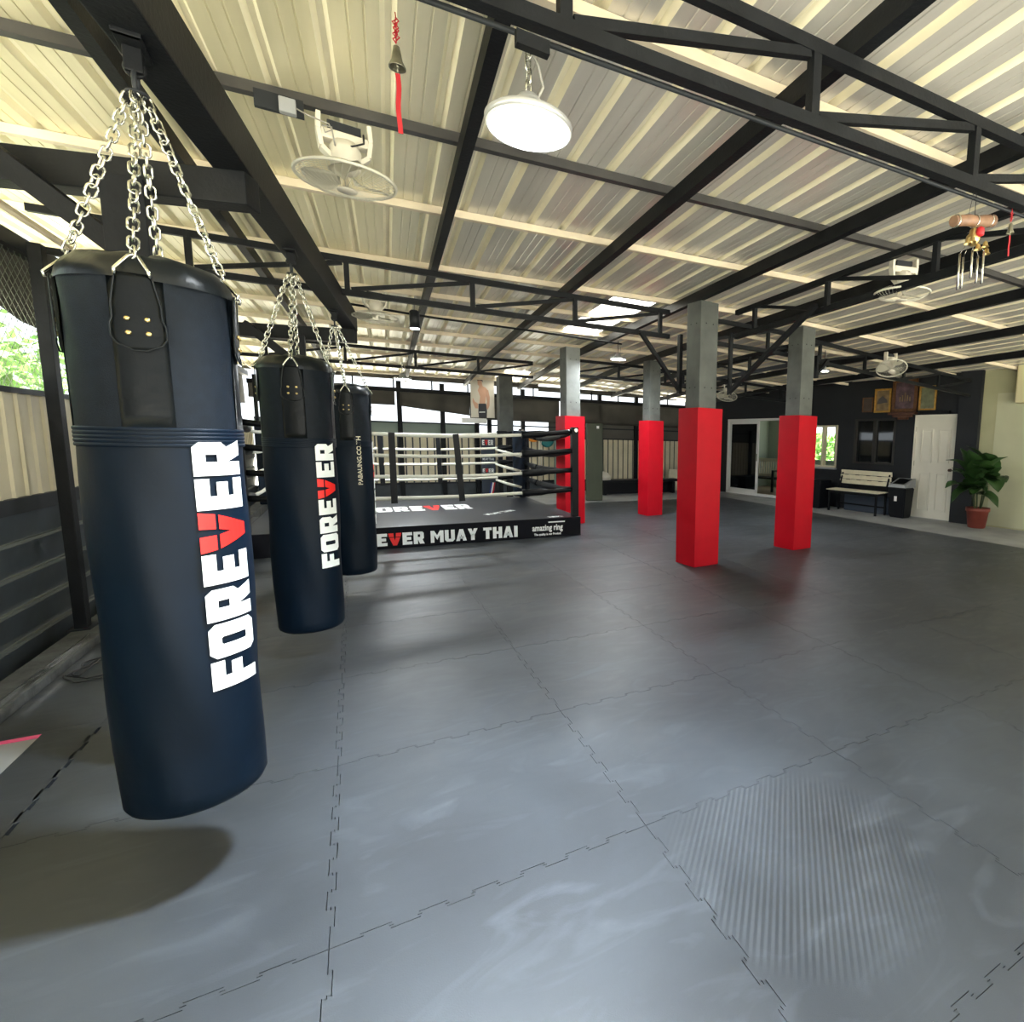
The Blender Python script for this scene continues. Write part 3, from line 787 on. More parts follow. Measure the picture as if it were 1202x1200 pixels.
# steel sidebars and knee braces of the front pillars
def knee(x, y, dx, z0, label):
    t = thing('knee_brace', label, 'brace', (x, y, z0))
    MB().b2((-.02, -.03, 0), (.02, .03, zr(x, y) - .30 - z0)).build('side_bar', M['steel'], t)
    MB().bar((0, 0, .04), (dx, 0, zr(x, y) - .33 - z0), .045, .04).build('diagonal', M['steel'], t)
knee(3.45, 3.98, -.52, 2.0, 'black diagonal brace on the left of the front left pillar')
t = thing('knee_brace', 'long black diagonal brace rising towards the camera from the right of the front left pillar', 'brace', (3.80, 3.45, 1.98))
MB().b2((-.02, -.02, 0), (.02, .02, .68)).build('side_bar', M['steel'], t)
MB().bar((0, 0, .03), (-.08, -1.4, .70), .045, .04).build('diagonal', M['steel'], t)
knee(5.62, 3.95, .22, 2.35, 'black diagonal brace on the right of the front right pillar')

# ------------------------------------------------------------------ boxing ring
RX0, RX1, RY0, RY1, RZ = -1.04, 2.99, 6.08, 9.25, .28
rg = thing('boxing_ring', 'low black boxing ring with white ropes and FOREVER MUAY THAI skirt', 'boxing ring', (RX0, RY0, 0))
O = Vector((RX0, RY0, 0)); Wd = RX1 - RX0; Dp = RY1 - RY0
MB().b2((.01, .01, 0), (Wd - .01, Dp - .01, RZ - .02)).build('platform', M['skirt'], rg)
MB().b2((0, 0, RZ - .02), (Wd, Dp, RZ), .008).build('canvas', M['canvas'], rg)
sk_ = MB(); sk_.b2((-.006, -.006, 0), (Wd + .006, .004, RZ - .004)); sk_.b2((Wd - .004, .004, 0), (Wd + .006, Dp, RZ - .004)); sk_.b2((-.006, .004, 0), (.004, Dp, RZ - .004))
skirt = sk_.build('skirt', M['skirt'], rg)
letters('FOREvER MUAY THAI', lambda u, v: Vector((-.10 - RX0 + 2.155 * u, -.0085, .040 + .160 * v)), 'lettering', rg, gap=.085)
X90 = Matrix.Rotation(PI / 2, 4, 'X')
font_text('amazing ring', .125, M['print_white'], Matrix.Translation((2.49 - RX0, -.0088, .105)) @ X90, rg, bold=.0035, sx=.72)
font_text('The quality is our Product', .044, M['print_white'], Matrix.Translation((2.49 - RX0, -.0088, .035)) @ X90, rg, bold=.0015, sx=.85)
MB().b2((2.50 - RX0, -.0088, .215), (2.75 - RX0, -.0084, .232)).build('logo_bar', M['print_white'], rg)
letters('FOREvER', lambda u, v: Vector((.16 - RX0 + 1.58 * u, 7.62 - RY0 + .62 * v, RZ + .0015)), 'lettering', rg, gap=.085)
font_text('MUAY THAI', .17, M['print_white'], Matrix.Translation((2.05 - RX0, 6.93 - RY0, RZ + .0015)) @ Matrix.Rotation(math.radians(38), 4, 'Z'), rg, bold=.006, sx=.7)
font_text('RING', .14, M['print_white'], Matrix.Translation((2.66 - RX0, 6.17 - RY0, RZ + .0015)) @ Matrix.Rotation(math.radians(10), 4, 'Z'), rg, bold=.006, sx=.7)
posts = [(RX0 + .06, RY0 + .07), (RX1 - .06, RY0 + .07), (RX0 + .06, RY1 - .1), (RX1 - .06, RY1 - .1)]
rope_z = [1.555, 1.275, .985, .69]
for i, (px_, py_) in enumerate(posts):
    back = i > 1
    MB().b2((px_ - .05 - O.x, py_ - .05 - O.y, RZ), (px_ + .05 - O.x, py_ + .05 - O.y, 1.615), .012).build('corner_post', M['black_pad'], rg)
    if back:
        MB().b2((px_ - .20 - O.x, py_ - .20 - O.y, RZ + .03), (px_ + .06 - O.x, py_ - .05 - O.y, 1.58), .03).build('corner_pad', M['navy_pad'], rg)
        MB().b2((px_ + .0 - O.x, py_ - .34 - O.y, RZ + .03), (px_ + .055 - O.x, py_ - .05 - O.y, 1.56), .02).build('corner_pad', M['black_pad'], rg)
    w = MB()
    for z in rope_z: w.tube([(px_ - O.x + (.05 if px_ < 1 else -.05), py_ - O.y, z), (px_ - O.x + (.12 if px_ < 1 else -.12), py_ - O.y, z - .004)], .009, 6)
    w.lathe([(.028, -.02), (.03, 0), (.028, .02)], 12, mt=Matrix.Translation((px_ - O.x, py_ - .062 - O.y, 1.57)) @ X90)
    w.build('turnbuckle', M['chrome'], rg)
def sagpt(a, b, k, sag): p = Vector(a).lerp(Vector(b), k); p.z -= sag * 4 * k * (1 - k); return p - O
def rope(a, b, sag, sleeves=(.22, .22)):
    s0, s1 = sleeves
    MB().tube([sagpt(a, b, i / 24, sag) for i in range(25)], .0235, 10).build('rope', M['rope'], rg)
    for lo, hi in ((.012, s0), (1 - s1, .988)):
        if hi - lo < .03: continue
        pts = [sagpt(a, b, lo + (hi - lo) * i / 8, sag) for i in range(9)]
        outer = 1 if lo < .5 else 0
        rs = [(.036 if (i < 4) == bool(outer) else .052) for i in range(9)]
        MB().tube(pts, rs, 12).build('rope_sleeve', M['black_pad'], rg)
sags = [.115, .10, .075, .055]
for z, sg in zip(rope_z, sags):
    rope((posts[0][0], posts[0][1], z), (posts[1][0], posts[1][1], z), sg, (.2, .2))
    rope((posts[2][0], posts[2][1], z), (posts[3][0], posts[3][1], z - .005), sg - .02, (.12, .12))
    rope((posts[0][0], posts[0][1], z), (posts[2][0], posts[2][1], z), sg, (.2, .2))
    rope((posts[1][0], posts[1][1], z), (posts[3][0], posts[3][1], z), sg, (.62, .36))
for x, y, tilt in ((.53, RY0 + .07, 0), (1.28, RY0 + .07, .06), (.50, RY1 - .1, .02), (1.42, RY1 - .1, .02), (-.4, RY0 + .07, 0), (-.35, RY1 - .1, 0)):
    MB().bar((x - O.x, y - .03 - O.y, 1.475), (x + tilt - O.x, y - .03 - O.y, .575), .012, .075, up=(1, 0, 0), bev=.003).build('rope_spreader', M['black_pad'], rg)
for z in (1.22, .94, .64):
    MB().tube([Vector((2.40, 9.0, z)) - O, Vector((2.55, 8.8, z - .06)) - O, Vector((2.80, 8.7, z - .13)) - O], [.018, .03, .024], 8).build('loose_rope', M['rope'], rg)
w = MB()
for dy in (-.05, .05): w.tube([(posts[1][0] - O.x, 7.9 + dy - O.y, 1.46), (posts[1][0] - O.x, 7.9 + dy - O.y, .62)], .008, 6)
w.build('rope_tie', M['rope'], rg)

# ------------------------------------------------------------------ back wall
def wallbox(name, lo, hi, m, label): return struct(MB().b2(lo, hi).build(name, m), label)
wallbox('wall_back', (-1.8, 13.0, -.12), (9.2, 13.12, .30), M['slate_board'], 'low dark wall at the far end')
t = thing('back_fence', 'far fence of cream vertical planks under a translucent strip', 'fence', (-1.66, 12.95, 0))
w = MB(); x = 0.
while x < 10.6:
    w.b2((x, 0, .30), (x + .125, .02, 1.44), .003); x += .158
w.build('plank', M['cream_sheet'], t)['kind'] = 'stuff'
MB().b2((0, .03, .3), (10.7, .045, 1.46)).build('backing_sheet', M['slate_board'], t)
MB().b2((0, .02, 1.46), (4.5, .03, 1.74)).build('clear_strip', M['strip'], t)
w = MB(); w.b2((0, -.01, 1.44), (10.7, .04, 1.475)); w.b2((0, -.01, 1.73), (10.7, .04, 1.765)); w.b2((0, -.01, .27), (10.7, .03, .31)); w.build('rail', M['steel_grey'], t)
MB().b2((6.3, -.005, 1.46), (10.7, .02, 1.9)).build('dark_panel', M['tarp'], t)
w = MB()
for x in (2.73, 3.66, 4.75, 4.45, 5.6, 6.7, 7.75, 8.9): w.b2((x - .05, -.1, 0), (x + .05, -.01, 2.70))
w.build('fence_post', M['steel'], t)['kind'] = 'stuff'
def back_tarp(x0, x1, z0a, z0b, label):
    w = MB(); N = 14; K = 8; rows = []
    for i in range(N + 1):
        k = i / N; x = x0 + (x1 - x0) * k; zb = z0a + (z0b - z0a) * k
        rows.append([w.b.verts.new((x, 12.82 + .03 * math.sin(x * 5 + j) * (1 - j / K), 2.46 + (zb - 2.46) * (1 - j / K))) for j in range(K + 1)])
    for a, b in zip(rows, rows[1:]):
        for j in range(K): f = w.b.faces.new((a[j], b[j], b[j + 1], a[j + 1])); f.smooth = True
    bmesh.ops.solidify(w.b, geom=w.b.faces[:], thickness=.008)
    tag(w.build('roller_blind', M['tarp']), label, 'blind')
back_tarp(-1.7, .98, 2.16, 2.13, 'dark grey pull down blind at the far wall, left of the first post')
back_tarp(1.08, 2.62, 2.12, 1.96, 'grey brown blind with slanting folds above the far opening, left of the poster')
back_tarp(2.62, 4.9, 1.88, 1.86, 'dark grey blind between the grey box pillar and the rear left pillar')
back_tarp(5.0, 9.1, 1.86, 1.86, 'wide dark grey blind behind the rear right pillar')
tag(MB().b2((-1.7, 12.70, 2.44), (9.1, 12.76, 2.53)).build('blind_rail', M['steel']), 'black horizontal rail holding the blinds at the far wall', 'rail')
# poster
t = thing('fighter_poster', 'upright poster of a shirtless person in dark shorts', 'poster', (2.62, 12.67, 1.92))
MB().b2((0, 0, 0), (.56, .012, .95)).build('poster_sheet', M['paper'], t)
def flat(pts, m, name, parent, y=-.001):
    w = MB(); w.poly([(x, y, z) for x, z in pts], [tuple(range(len(pts)))])
    r = w.build(name, m, parent); return r
body = [(.20, .34), (.34, .34), (.36, .52), (.41, .68), (.36, .74), (.29, .77), (.28, .80), (.21, .80), (.20, .74), (.17, .66), (.22, .52)]
flat(body, M['skin'], 'printed_body', t)
flat([(.35, .70), (.42, .68), (.45, .52), (.44, .30), (.40, .20), (.36, .24), (.38, .40), (.36, .54)], M['skin2'], 'printed_arm', t, -.0015)
flat([(.05, .48), (.10, .38), (.17, .34), (.17, .22), (.10, .22), (.04, .38)], M['skin'], 'printed_hand', t)
flat([(.17, .92), (.26, .94), (.28, .80), (.22, .76), (.17, .80)], M['skin'], 'printed_head', t, -.0015)
flat([(.16, .90), (.18, .955), (.25, .96), (.29, .92), (.29, .86), (.27, .90), (.22, .91)], M['hair'], 'printed_hair', t, -.002)
flat([(.18, .34), (.36, .35), (.38, .18), (.37, .0), (.18, .0), (.17, .14)], M['shorts'], 'printed_shorts', t, -.0015)
flat([(.19, .12), (.33, .13), (.33, .15), (.19, .14)], M['print_white'], 'printed_stripe', t, -.002)
tag(MB().b2((2.4, 12.6, 1.78), (2.97, 12.84, 1.90)).build('white_ledge', M['white']), 'white ledge below the fighter poster', 'ledge')
# banner with white lettering, flag, teal and orange gear
t = thing('standing_banner', 'slate blue upright banner with white lettering behind the ring ropes', 'banner', (2.84, 12.72, 0))
MB().b2((0, 0, .0), (.34, .02, 1.46)).build('panel', M['blue_banner'], t)
for z, s_, tx in ((1.24, .13, 'EvER'), (.86, .08, 'MUAY THAI'), (.55, .1, 'EvER')):
    if tx == 'EvER': letters(tx, lambda u, v, z=z, s_=s_: Vector((.03 + .27 * u, -.003, z + s_ * v)), 'lettering', t)
    else: font_text(tx, s_, M['print_white'], Matrix.Translation((.17, -.003, z)) @ X90, t, bold=.002, sx=.65)
tag(MB().b2((3.22, 12.5, -.02), (3.32, 12.6, 2.7)).build('dark_pole', M['steel']), 'dark steel pole behind the ring, right of the blue banner', 'pole')
t = thing('striped_flag', 'small red white and blue striped flag leaning behind the ring', 'flag', (3.0, 12.6, 0))
for k, mm in enumerate(('flag_blue', 'print_white', 'flag_red')):
    MB().bar((.0 + .035 * k, 0, .0), (.06 + .035 * k, 0, .30), .035, .01, up=(0, 1, 0)).build('stripe', M[mm], t)
w = MB(); w.lathe([(.02, -.03), (.09, -.03), (.11, 0), (.09, .03), (.02, .035)], 24, mt=Matrix.Scale(1, 4))
o = w.build('orange_focus_mitt', M['orange'], loc=(4.08, 12.45, 1.40)); o.rotation_euler = (1.35, 0, 0); o.scale = (1.15, .55, 1); tag(o, 'orange training mitt on the far cream fence, left of the teal one', 'mitt')
w = MB(); w.lathe([(.02, -.035), (.15, -.035), (.185, 0), (.15, .035), (.02, .04)], 28)
o = w.build('teal_focus_mitt', M['teal'], loc=(4.44, 12.45, 1.39)); o.rotation_euler = (1.45, 0, 0); tag(o, 'round teal training mitt on the far cream fence', 'mitt')
tag(MB().b2((4.66, 12.5, -.02), (4.86, 12.54, 1.5), .01).build('teal_board', M['teal_pale']), 'dull teal board on the far fence beside the rear left pillar', 'board')
# olive mattress leaning
t = thing('crash_mattress', 'tall olive green mattress standing upright by the back wall', 'mattress', (4.80, 10.5, -.02))
MB().b2((0, 0, 0), (.40, .10, 1.84), .02).build('pad', M['olive'], t)
MB().b2((.24, -.003, 1.72), (.30, 0, 1.78)).build('white_tag', M['white'], t)
tag(MB().b2((4.70, 10.62, -.02), (4.78, 10.7, 1.42)).build('cream_board', M['wood_pale']), 'narrow cream board beside the olive mattress', 'board')
# dark bench and white half round item
t = thing('low_black_bench', 'low black bench by the far fence right of the olive mattress', 'bench', (5.6, 11.6, -.02))
MB().b2((0, 0, .33), (2.4, .4, .40), .01).build('seat', M['plastic_black'], t)
for x in (.1, 2.2):
    MB().b2((x, .04, 0), (x + .08, .36, .33)).build('leg', M['plastic_black'], t)
MB().b2((.1, .3, 0), (2.3, .36, .33)).build('back_panel', M['plastic_black'], t)
w = MB(); w.lathe([(.23, 0), (.22, .1), (.16, .18), (.06, .22), (.01, .225)], 28)
tag(w.build('white_basin', M['white_plastic'], loc=(5.72, 11.8, .381)), 'white upturned basin on the low black bench', 'basin')
tag(MB().b2((8.0, 12.2, -.02), (8.5, 12.26, .62), .01).build('fence_board', M['wood_pale']), 'cream panel against the far fence right of the rear right pillar', 'panel')

# ------------------------------------------------------------------ right wall (local frame: +x runs away from the camera along the wall, +y into the room)
WA = math.atan2(.99174, -.12822); WP = (10.2, 4.68, 0)
def wl(mb, name, m, label=None, parent=None):
    o = mb.build(name, m, parent)
    if parent is None: o.location = WP; o.rotation_euler[2] = WA
    return o
DS0, DS1 = 3.95, 6.57; WS0, WS1 = 2.79, 3.62
w = MB()
w.b2((-.02, -.15, -.12), (.02, 0, 2.9))
def wb(s0, s1, z0, z1): w.b2((s0, -.15, z0), (s1, 0, z1))
wb(.9, 1.32, -.12, 2.9); wb(0, .9, 2.08, 2.9); wb(1.32, 2.34, -.12, 1.03); wb(1.32, 2.34, 2.03, 2.9); wb(2.34, WS0, -.12, 2.9)
wb(WS0, WS1, -.12, .90); wb(WS0, WS1, 1.90, 2.9); wb(WS1, DS0, -.12, 2.9); wb(DS0, DS1, 2.10, 2.9); wb(DS1, 8.6, -.12, 2.9)
struct(wl(w, 'wall_right', M['wall_dark']), 'charcoal painted right wall')
struct(wl(MB().b2((-.40, -.15, -.12), (0, .09, 2.9)), 'trim_1', M['wall_dark']), 'charcoal pilaster right of the white door')
struct(wl(MB().b2((-9., -.15, -.12), (-.40, -.02, 2.9)), 'wall_right', M['wall_cream']), 'pale olive wall behind the potted plant')
struct(wl(MB().b2((-9., -.02, .0), (-.66, -.012, 2.45)), 'trim_2', M['wall_cream2']), 'paler panel on the olive wall')
struct(wl(MB().b2((DS0 - .1, -.12, -.027), (8.4, .06, .0)), 'baseboard_right', M['concrete']), 'grey step under the sliding door')
# door
d = thing('door_1', 'ivory four panel door in the dark wall', None, WP, WA); struct(d)
MB().b2((.0, -.06, -.02), (.87, -.015, 2.06), .003).build('door_leaf', M['white_door'], d)
w = MB(); w.b2((-.03, -.08, -.02), (.0, .012, 2.09)); w.b2((.87, -.08, -.02), (.90, .012, 2.09)); w.b2((-.03, -.08, 2.06), (.90, .012, 2.09)); w.build('door_frame', M['white_door'], d)
for (a, b_, z0, z1) in ((.14, .38, 1.12, 1.80), (.50, .74, 1.12, 1.80), (.14, .38, .14, .92), (.50, .74, .14, .92)):
    w = MB(); e = .022
    for lo, hi in (((a, z0), (b_, z0 + e)), ((a, z1 - e), (b_, z1)), ((a, z0), (a + e, z1)), ((b_ - e, z0), (b_, z1))):
        w.b2((lo[0], -.015, lo[1]), (hi[0], .003, hi[1]), .004)
    w.b2((a + .045, -.015, z0 + .045), (b_ - .045, -.007, z1 - .045), .004)
    w.build('door_panel', M['white_door'], d)
MB().lathe([(.03, 0), (.03, .008), (.012, .012), (.012, .035), (.026, .045), (.026, .062), (.012, .070)], 20, mt=Matrix.Translation((.10, -.015, .99)) @ Matrix.Rotation(-PI / 2, 4, 'X')).build('door_knob', M['wood_dark'], d)
for z in (.25, 1.1, 1.8): MB().b2((.862, -.016, z - .05), (.882, -.004, z + .05)).build('hinge', M['chrome'], d)
# dark sliding window
wn = thing('window_3', 'dark sliding window above the bench', None, WP, WA); struct(wn)
w = MB()
for a, b_, z0, z1 in ((1.32, 2.34, 1.03, 1.07), (1.32, 2.34, 1.99, 2.03), (1.32, 1.37, 1.03, 2.03), (2.29, 2.34, 1.03, 2.03), (1.79, 1.86, 1.03, 2.03)): w.b2((a, -.08, z0), (b_, .012, z1))
w.build('window_frame', mat('dark aluminium', (.02, .018, .015), .4), wn)
for a, b_ in ((1.37, 1.79), (1.86, 2.29)): MB().b2((a, -.06, 1.07), (b_, -.05, 1.99)).build('pane', M['glass_dark'], wn)
# bright window
wn = thing('window_4', 'bright window behind the front right pillar', None, WP, WA); struct(wn)
w = MB()
for a, b_, z0, z1 in ((WS0, WS1, .90, .94), (WS0, WS1, 1.86, 1.90), (WS0, WS0 + .045, .9, 1.9), (WS1 - .045, WS1, .9, 1.9), (3.18, 3.23, .9, 1.9)): w.b2((a, -.12, z0), (b_, .02, z1))
w.build('window_frame', M['cream_sheet'], wn)
MB().b2((WS0 - .02, -.02, .86), (WS1 + .02, .05, .90)).build('window_sill', M['plastic_grey'], wn)
# sliding door
sd = thing('door_2', 'white framed sliding glass door', None, WP, WA); struct(sd)
w = MB()
for a, b_, z0, z1 in ((DS0, DS1, 0, .06), (DS0, DS1, 2.04, 2.10), (DS0, DS0 + .06, 0, 2.1), (DS1 - .06, DS1, 0, 2.1)): w.b2((a, -.12, z0), (b_, .015, z1))
w.build('door_frame', M['white'], sd)
def panel(a, b_, y, gm, nm='sliding_panel'):
    w = MB()
    for x0, x1, z0, z1 in ((a, b_, .06, .16), (a, b_, 1.96, 2.04), (a, a + .08, .06, 2.04), (b_ - .08, b_, .06, 2.04)): w.b2((x0, y - .03, z0), (x1, y, z1))
    p = w.build(nm, M['white'], sd); MB().b2((a + .08, y - .018, .16), (b_ - .08, y - .014, 1.96)).build('pane', gm, p); return p
panel(5.35, 6.51, -.01, M['glass_dark'])
panel(4.0, 4.3, -.05, M['glass_clear'])
MB().b2((5.38, -.01, .95), (5.42, .02, 1.15), .004).build('handle', M['chrome'], sd)
# room behind the right wall
w = MB()
w.b2((-.4, -3.2, -.12), (8.0, -.15, -.025)); fl = wl(w, 'floor', M['room_floor']); struct(fl, 'tan floor of the room behind the sliding door')
w = MB(); w.b2((2.1, -3.3, -.12), (2.25, -.15, 2.6)); w.b2((7.9, -3.3, -.12), (8.0, -.15, 2.6)); w.b2((2.1, -3.3, -.12), (3.3, -3.2, 2.6)); w.b2((3.3, -3.3, -.12), (7.2, -3.2, .95)); w.b2((3.3, -3.3, 2.3), (7.2, -3.2, 2.6)); w.b2((7.2, -3.3, -.12), (8.0, -3.2, 2.6)); w.b2((4.3, -3.3, .95), (5.2, -3.2, 2.3))  # far wall opening enlarged to let more daylight into this room
struct(wl(w, 'wall_side_room', M['room_wall']), 'sage green walls of the room behind the sliding door')
struct(wl(MB().b2((2.1, -3.3, 2.6), (8.0, -.15, 2.7)), 'ceiling', M['room_wall']), 'ceiling of the side room')
hedge('garden_hedge', 'green garden seen through the bright window', [((15.5, 5, .0), (17, 16, 1.7))], 7000, .14, 5)
# bench inside
t = thing('indoor_bench', 'pale slatted bench with dark arm inside the side room', 'bench', WP, WA)
w = MB()
for k in range(12): w.b2((6.05 + k * .10, -1.9, .45), (6.10 + k * .10, -1.87, .9))
w.b2((6.0, -1.92, .88), (7.3, -1.85, .98)); w.b2((6.0, -1.92, .40), (7.3, -1.85, .5)); w.build('backrest', M['wood_pale'], t)
MB().b2((6.0, -1.9, .36), (7.3, -1.4, .41)).build('seat', M['plastic_black'], t)
w = MB(); w.b2((7.22, -1.9, .60), (7.30, -1.35, .64)); w.b2((7.24, -1.4, -.02), (7.30, -1.35, .62)); w.b2((6.0, -1.4, -.02), (6.06, -1.35, .62)); w.b2((5.98, -1.9, .60), (6.06, -1.35, .64)); w.build('arm_frame', M['plastic_black'], t)
# outdoor bench in front of the wall
def slat_bench():
    t = thing('slatted_bench', 'cream slatted bench with black frame against the dark wall', 'bench', WP, WA)
    for k in range(3):
        MB().box((1.83, .27 - .02 * k, .63 + .105 * k), (1.26, .022, .098), Matrix.Rotation(-.18, 4, 'X'), .004).build('back_slat', M['wood_pale'], t)
    for k in range(4): MB().b2((1.20, .34 + k * .10, .455 - .004 * k), (2.50, .425 + k * .10, .475 - .004 * k), .004).build('seat_slat', M['wood_pale'], t)
    for s in (1.25, 2.42):
        w = MB(); w.bar((s, .36, .45), (s, .20, .92), .035, .02); w.build('back_bracket', M['steel'], t)
        for y in (.34, .70): MB().b2((s - .018, y - .018, -.02), (s + .018, y + .018, .46)).build('leg', M['steel'], t)
        MB().b2((s - .018, .34, .43), (s + .018, .72, .455)).build('seat_support', M['steel'], t)
    w = MB(); w.b2((1.25, .33, .12), (2.42, .35, .15)); w.b2((1.25, .69, .38), (2.42, .71, .43)); w.build('stretcher', M['steel'], t)
    w = MB()
    for k in range(2):
        for q in range(4): w.b2((1.36 + q * .27 + .05 * k, .315 - .02 * k, .675 + .105 * k), (1.46 + q * .27 + .05 * k, .32 - .02 * k, .69 + .105 * k))
    w.build('slot', M['steel'], t)
slat_bench()
tag(wl(MB().b2((1.2, .05, -.02), (2.3, .30, .35), .01), 'dark_crate', M['blue_banner']), 'dark blue crate under the slatted bench', 'crate')
tag(wl(MB().b2((2.75, .2, .0 - .026), (3.5, .62, .62), .01), 'black_cabinet', M['plastic_black']), 'low black cabinet beside the bench behind the front right pillar', 'cabinet')
# bin
t = thing('waste_bin', 'black waste bin with grey rim beside the white door', 'bin', WP, WA)
w = MB(); z0, z1 = -.027, .60
w.poly([(.76, .16, z0), (1.08, .16, z0), (1.08, .46, z0), (.76, .46, z0), (.73, .13, z1), (1.11, .13, z1), (1.11, .50, z1), (.73, .50, z1)], [(0, 1, 2, 3), (4, 5, 6, 7), (0, 1, 5, 4), (1, 2, 6, 5), (2, 3, 7, 6), (3, 0, 4, 7)])
bmesh.ops.bevel(w.b, geom=w.b.edges[:], offset=.02, segments=2, affect='EDGES'); w.build('bin_body', M['plastic_black'], t)
w = MB(); w.poly([(.72, .12, z1), (1.12, .12, z1), (1.12, .51, z1), (.72, .51, z1), (.73, .12, .78), (1.11, .12, .78), (1.09, .50, .655), (.75, .50, .655)], [(0, 1, 2, 3), (4, 5, 6, 7), (0, 1, 5, 4), (1, 2, 6, 5), (2, 3, 7, 6), (3, 0, 4, 7)])
w.build('rim', M['plastic_grey'], t)
w = MB(); w.poly([(.78, .16, .77), (1.06, .16, .77), (1.04, .46, .675), (.80, .46, .675)], [(0, 1, 2, 3)]); bmesh.ops.solidify(w.b, geom=w.b.faces[:], thickness=.012); w.build('flap', M['plastic_black'], t)
MB().b2((.90, .505, .32), (.96, .509, .42)).build('sticker', M['white'], t)
# framed pictures: s0,s1,z0,z1
def frame(s0, s1, z0, z1, fm, pm, label, th=.035, deco=None):
    t = thing('framed_picture', label, 'picture', WP, WA, 'framed pictures over the window and door')
    w = MB()
    for a, b_, c, e in ((s0, s1, z0, z0 + th), (s0, s1, z1 - th, z1), (s0, s0 + th, z0, z1), (s1 - th, s1, z0, z1)): w.b2((a, .005, c), (b_, .04, e), .006)
    w.build('frame', M[fm], t)
    MB().b2((s0 + th, .01, z0 + th), (s1 - th, .018, z1 - th)).build('picture', M[pm], t)
    if deco: deco(t, s0, s1, z0, z1)
def deco_dark(t, s0, s1, z0, z1):
    a, b_ = s0 + .08, s1 - .06; h = z1 - z0
    w = MB(); w.poly([(a, .0195, z0 + h * .42), (b_, .0195, z0 + h * .36), (b_ - .03, .0195, z0 + h * .58), ((a + b_) / 2, .0195, z0 + h * .70), (a + .03, .0195, z0 + h * .55)], [(0, 1, 2, 3, 4)]); w.build('painted_shape', M['pic_e'], t)
def deco_pale(t, s0, s1, z0, z1):
    w = MB(); h = z1 - z0
    for k in range(5): w.b2((s0 + .15 + .055 * k, .019, z0 + h * .32), (s0 + .18 + .055 * k, .0195, z0 + h * (.46 + .12 * (k == 2) + .05 * (k % 2))))
    w.build('painted_shape', M['pic_a'], t)
frame(1.90, 2.16, 2.18, 2.50, 'bronze', 'pic_d', 'smallest dark framed picture, leftmost in the row', .02)
frame(1.47, 1.86, 2.16, 2.67, 'gold', 'pic_a', 'gilt framed sepia picture left of the largest one', .04, deco_dark)
frame(.88, 1.44, 2.16, 2.84, 'bronze', 'pic_b', 'largest framed picture in a wide bronze frame', .07, deco_pale)
frame(.48, .84, 2.18, 2.67, 'gold', 'pic_c', 'gilt framed grey green picture above the white door', .035)
tag(wl(MB().b2((.86, .0, 2.10), (1.46, .14, 2.15), .006).b2((.95, .0, 2.05), (1.37, .10, 2.10), .006).b2((1.05, 0, 2.0), (1.27, .06, 2.05), .006), 'carved_shelf', M['wood_dark']), 'carved dark wooden shelf under the largest picture', 'shelf')
tag(wl(MB().b2((.18, .0, 2.10), (.78, .08, 2.16), .004), 'black_ledge', M['steel']), 'small black ledge above the white door', 'ledge')
tag(wl(MB().b2((-1.7, -.012, 2.24), (-1.03, .22, 2.98), .03), 'yellow_wall_unit', M['yellow']), 'pale yellow wall unit at the right edge of the picture', 'wall unit')
# potted plant
t = thing('potted_plant', 'large leafy green plant in a red brown pot by the olive wall', 'plant', (9.93, 4.0, -.027))
MB().lathe([(.135, 0), (.15, .02), (.185, .30), (.205, .31), (.205, .375), (.185, .375), (.18, .33)], 32, cap=False).lathe([(.001, .003), (.135, .003)], 32, cap=False).build('pot', M['terracotta'], t)
MB().lathe([(.001, .335), (.18, .333)], 24, cap=False).build('soil', M['soil'], t)
rnd = random.Random(11); st = MB(); tips = []
for k in range(7):
    a = k * 2.4; p = [(.05 * math.cos(a), .05 * math.sin(a), .33)]; L = rnd.uniform(.35, .75)
    for i in range(1, 6): p.append((p[0][0] + .10 * math.cos(a) * i / 5, p[0][1] + .10 * math.sin(a) * i / 5, .33 + L * i / 5))
    st.tube(p, .013, 7); tips.append((Vector(p[-1]), a))
st.build('stem', M['stem'], t)
def leaf(base, az, el, L, W, droop):
    w = MB(); N = 10; rows = []
    d = Vector((math.cos(az), math.sin(az), 0)); side = Vector((-math.sin(az), math.cos(az), 0)); p = Vector(base); ang = el
    for i in range(N + 1):
        k = i / N; ww = W * (math.sin(PI * min(1, k * 1.02) ** .75) ** .8 if 0 < k < 1 else .02) / 2 + .004
        nrm = -d * math.sin(ang) + Vector((0, 0, 1)) * math.cos(ang)
        rows.append([w.b.verts.new(p + side * ww * s + nrm * (abs(s) * ww * .35 + .006 * math.sin(k * 20) * abs(s))) for s in (-1, -.5, 0, .5, 1)])
        p = p + (d * math.cos(ang) + Vector((0, 0, 1)) * math.sin(ang)) * L / N; ang -= droop / N
    for a, b_ in zip(rows, rows[1:]):
        for j in range(4): f = w.b.faces.new((a[j], a[j + 1], b_[j + 1], b_[j])); f.smooth = True
    return w
cnt = 0
for tp, a in tips:
    for q in range(5):
        az = a + q * 1.26 + rnd.uniform(-.3, .3); low = q % 3
        L = rnd.uniform(.50, .68); el = [1.25, .75, .25][low] + rnd.uniform(-.15, .15)
        if math.cos(az) > .45: az += PI     # keep clear of the wall behind
        if math.cos(az) > 0: L *= .62
        leaf(tp - Vector((0, 0, .08 * low)), az, el, L, rnd.uniform(.30, .40), rnd.uniform(.6, 1.4)).build('leaf', M['leaf_dark'], t)

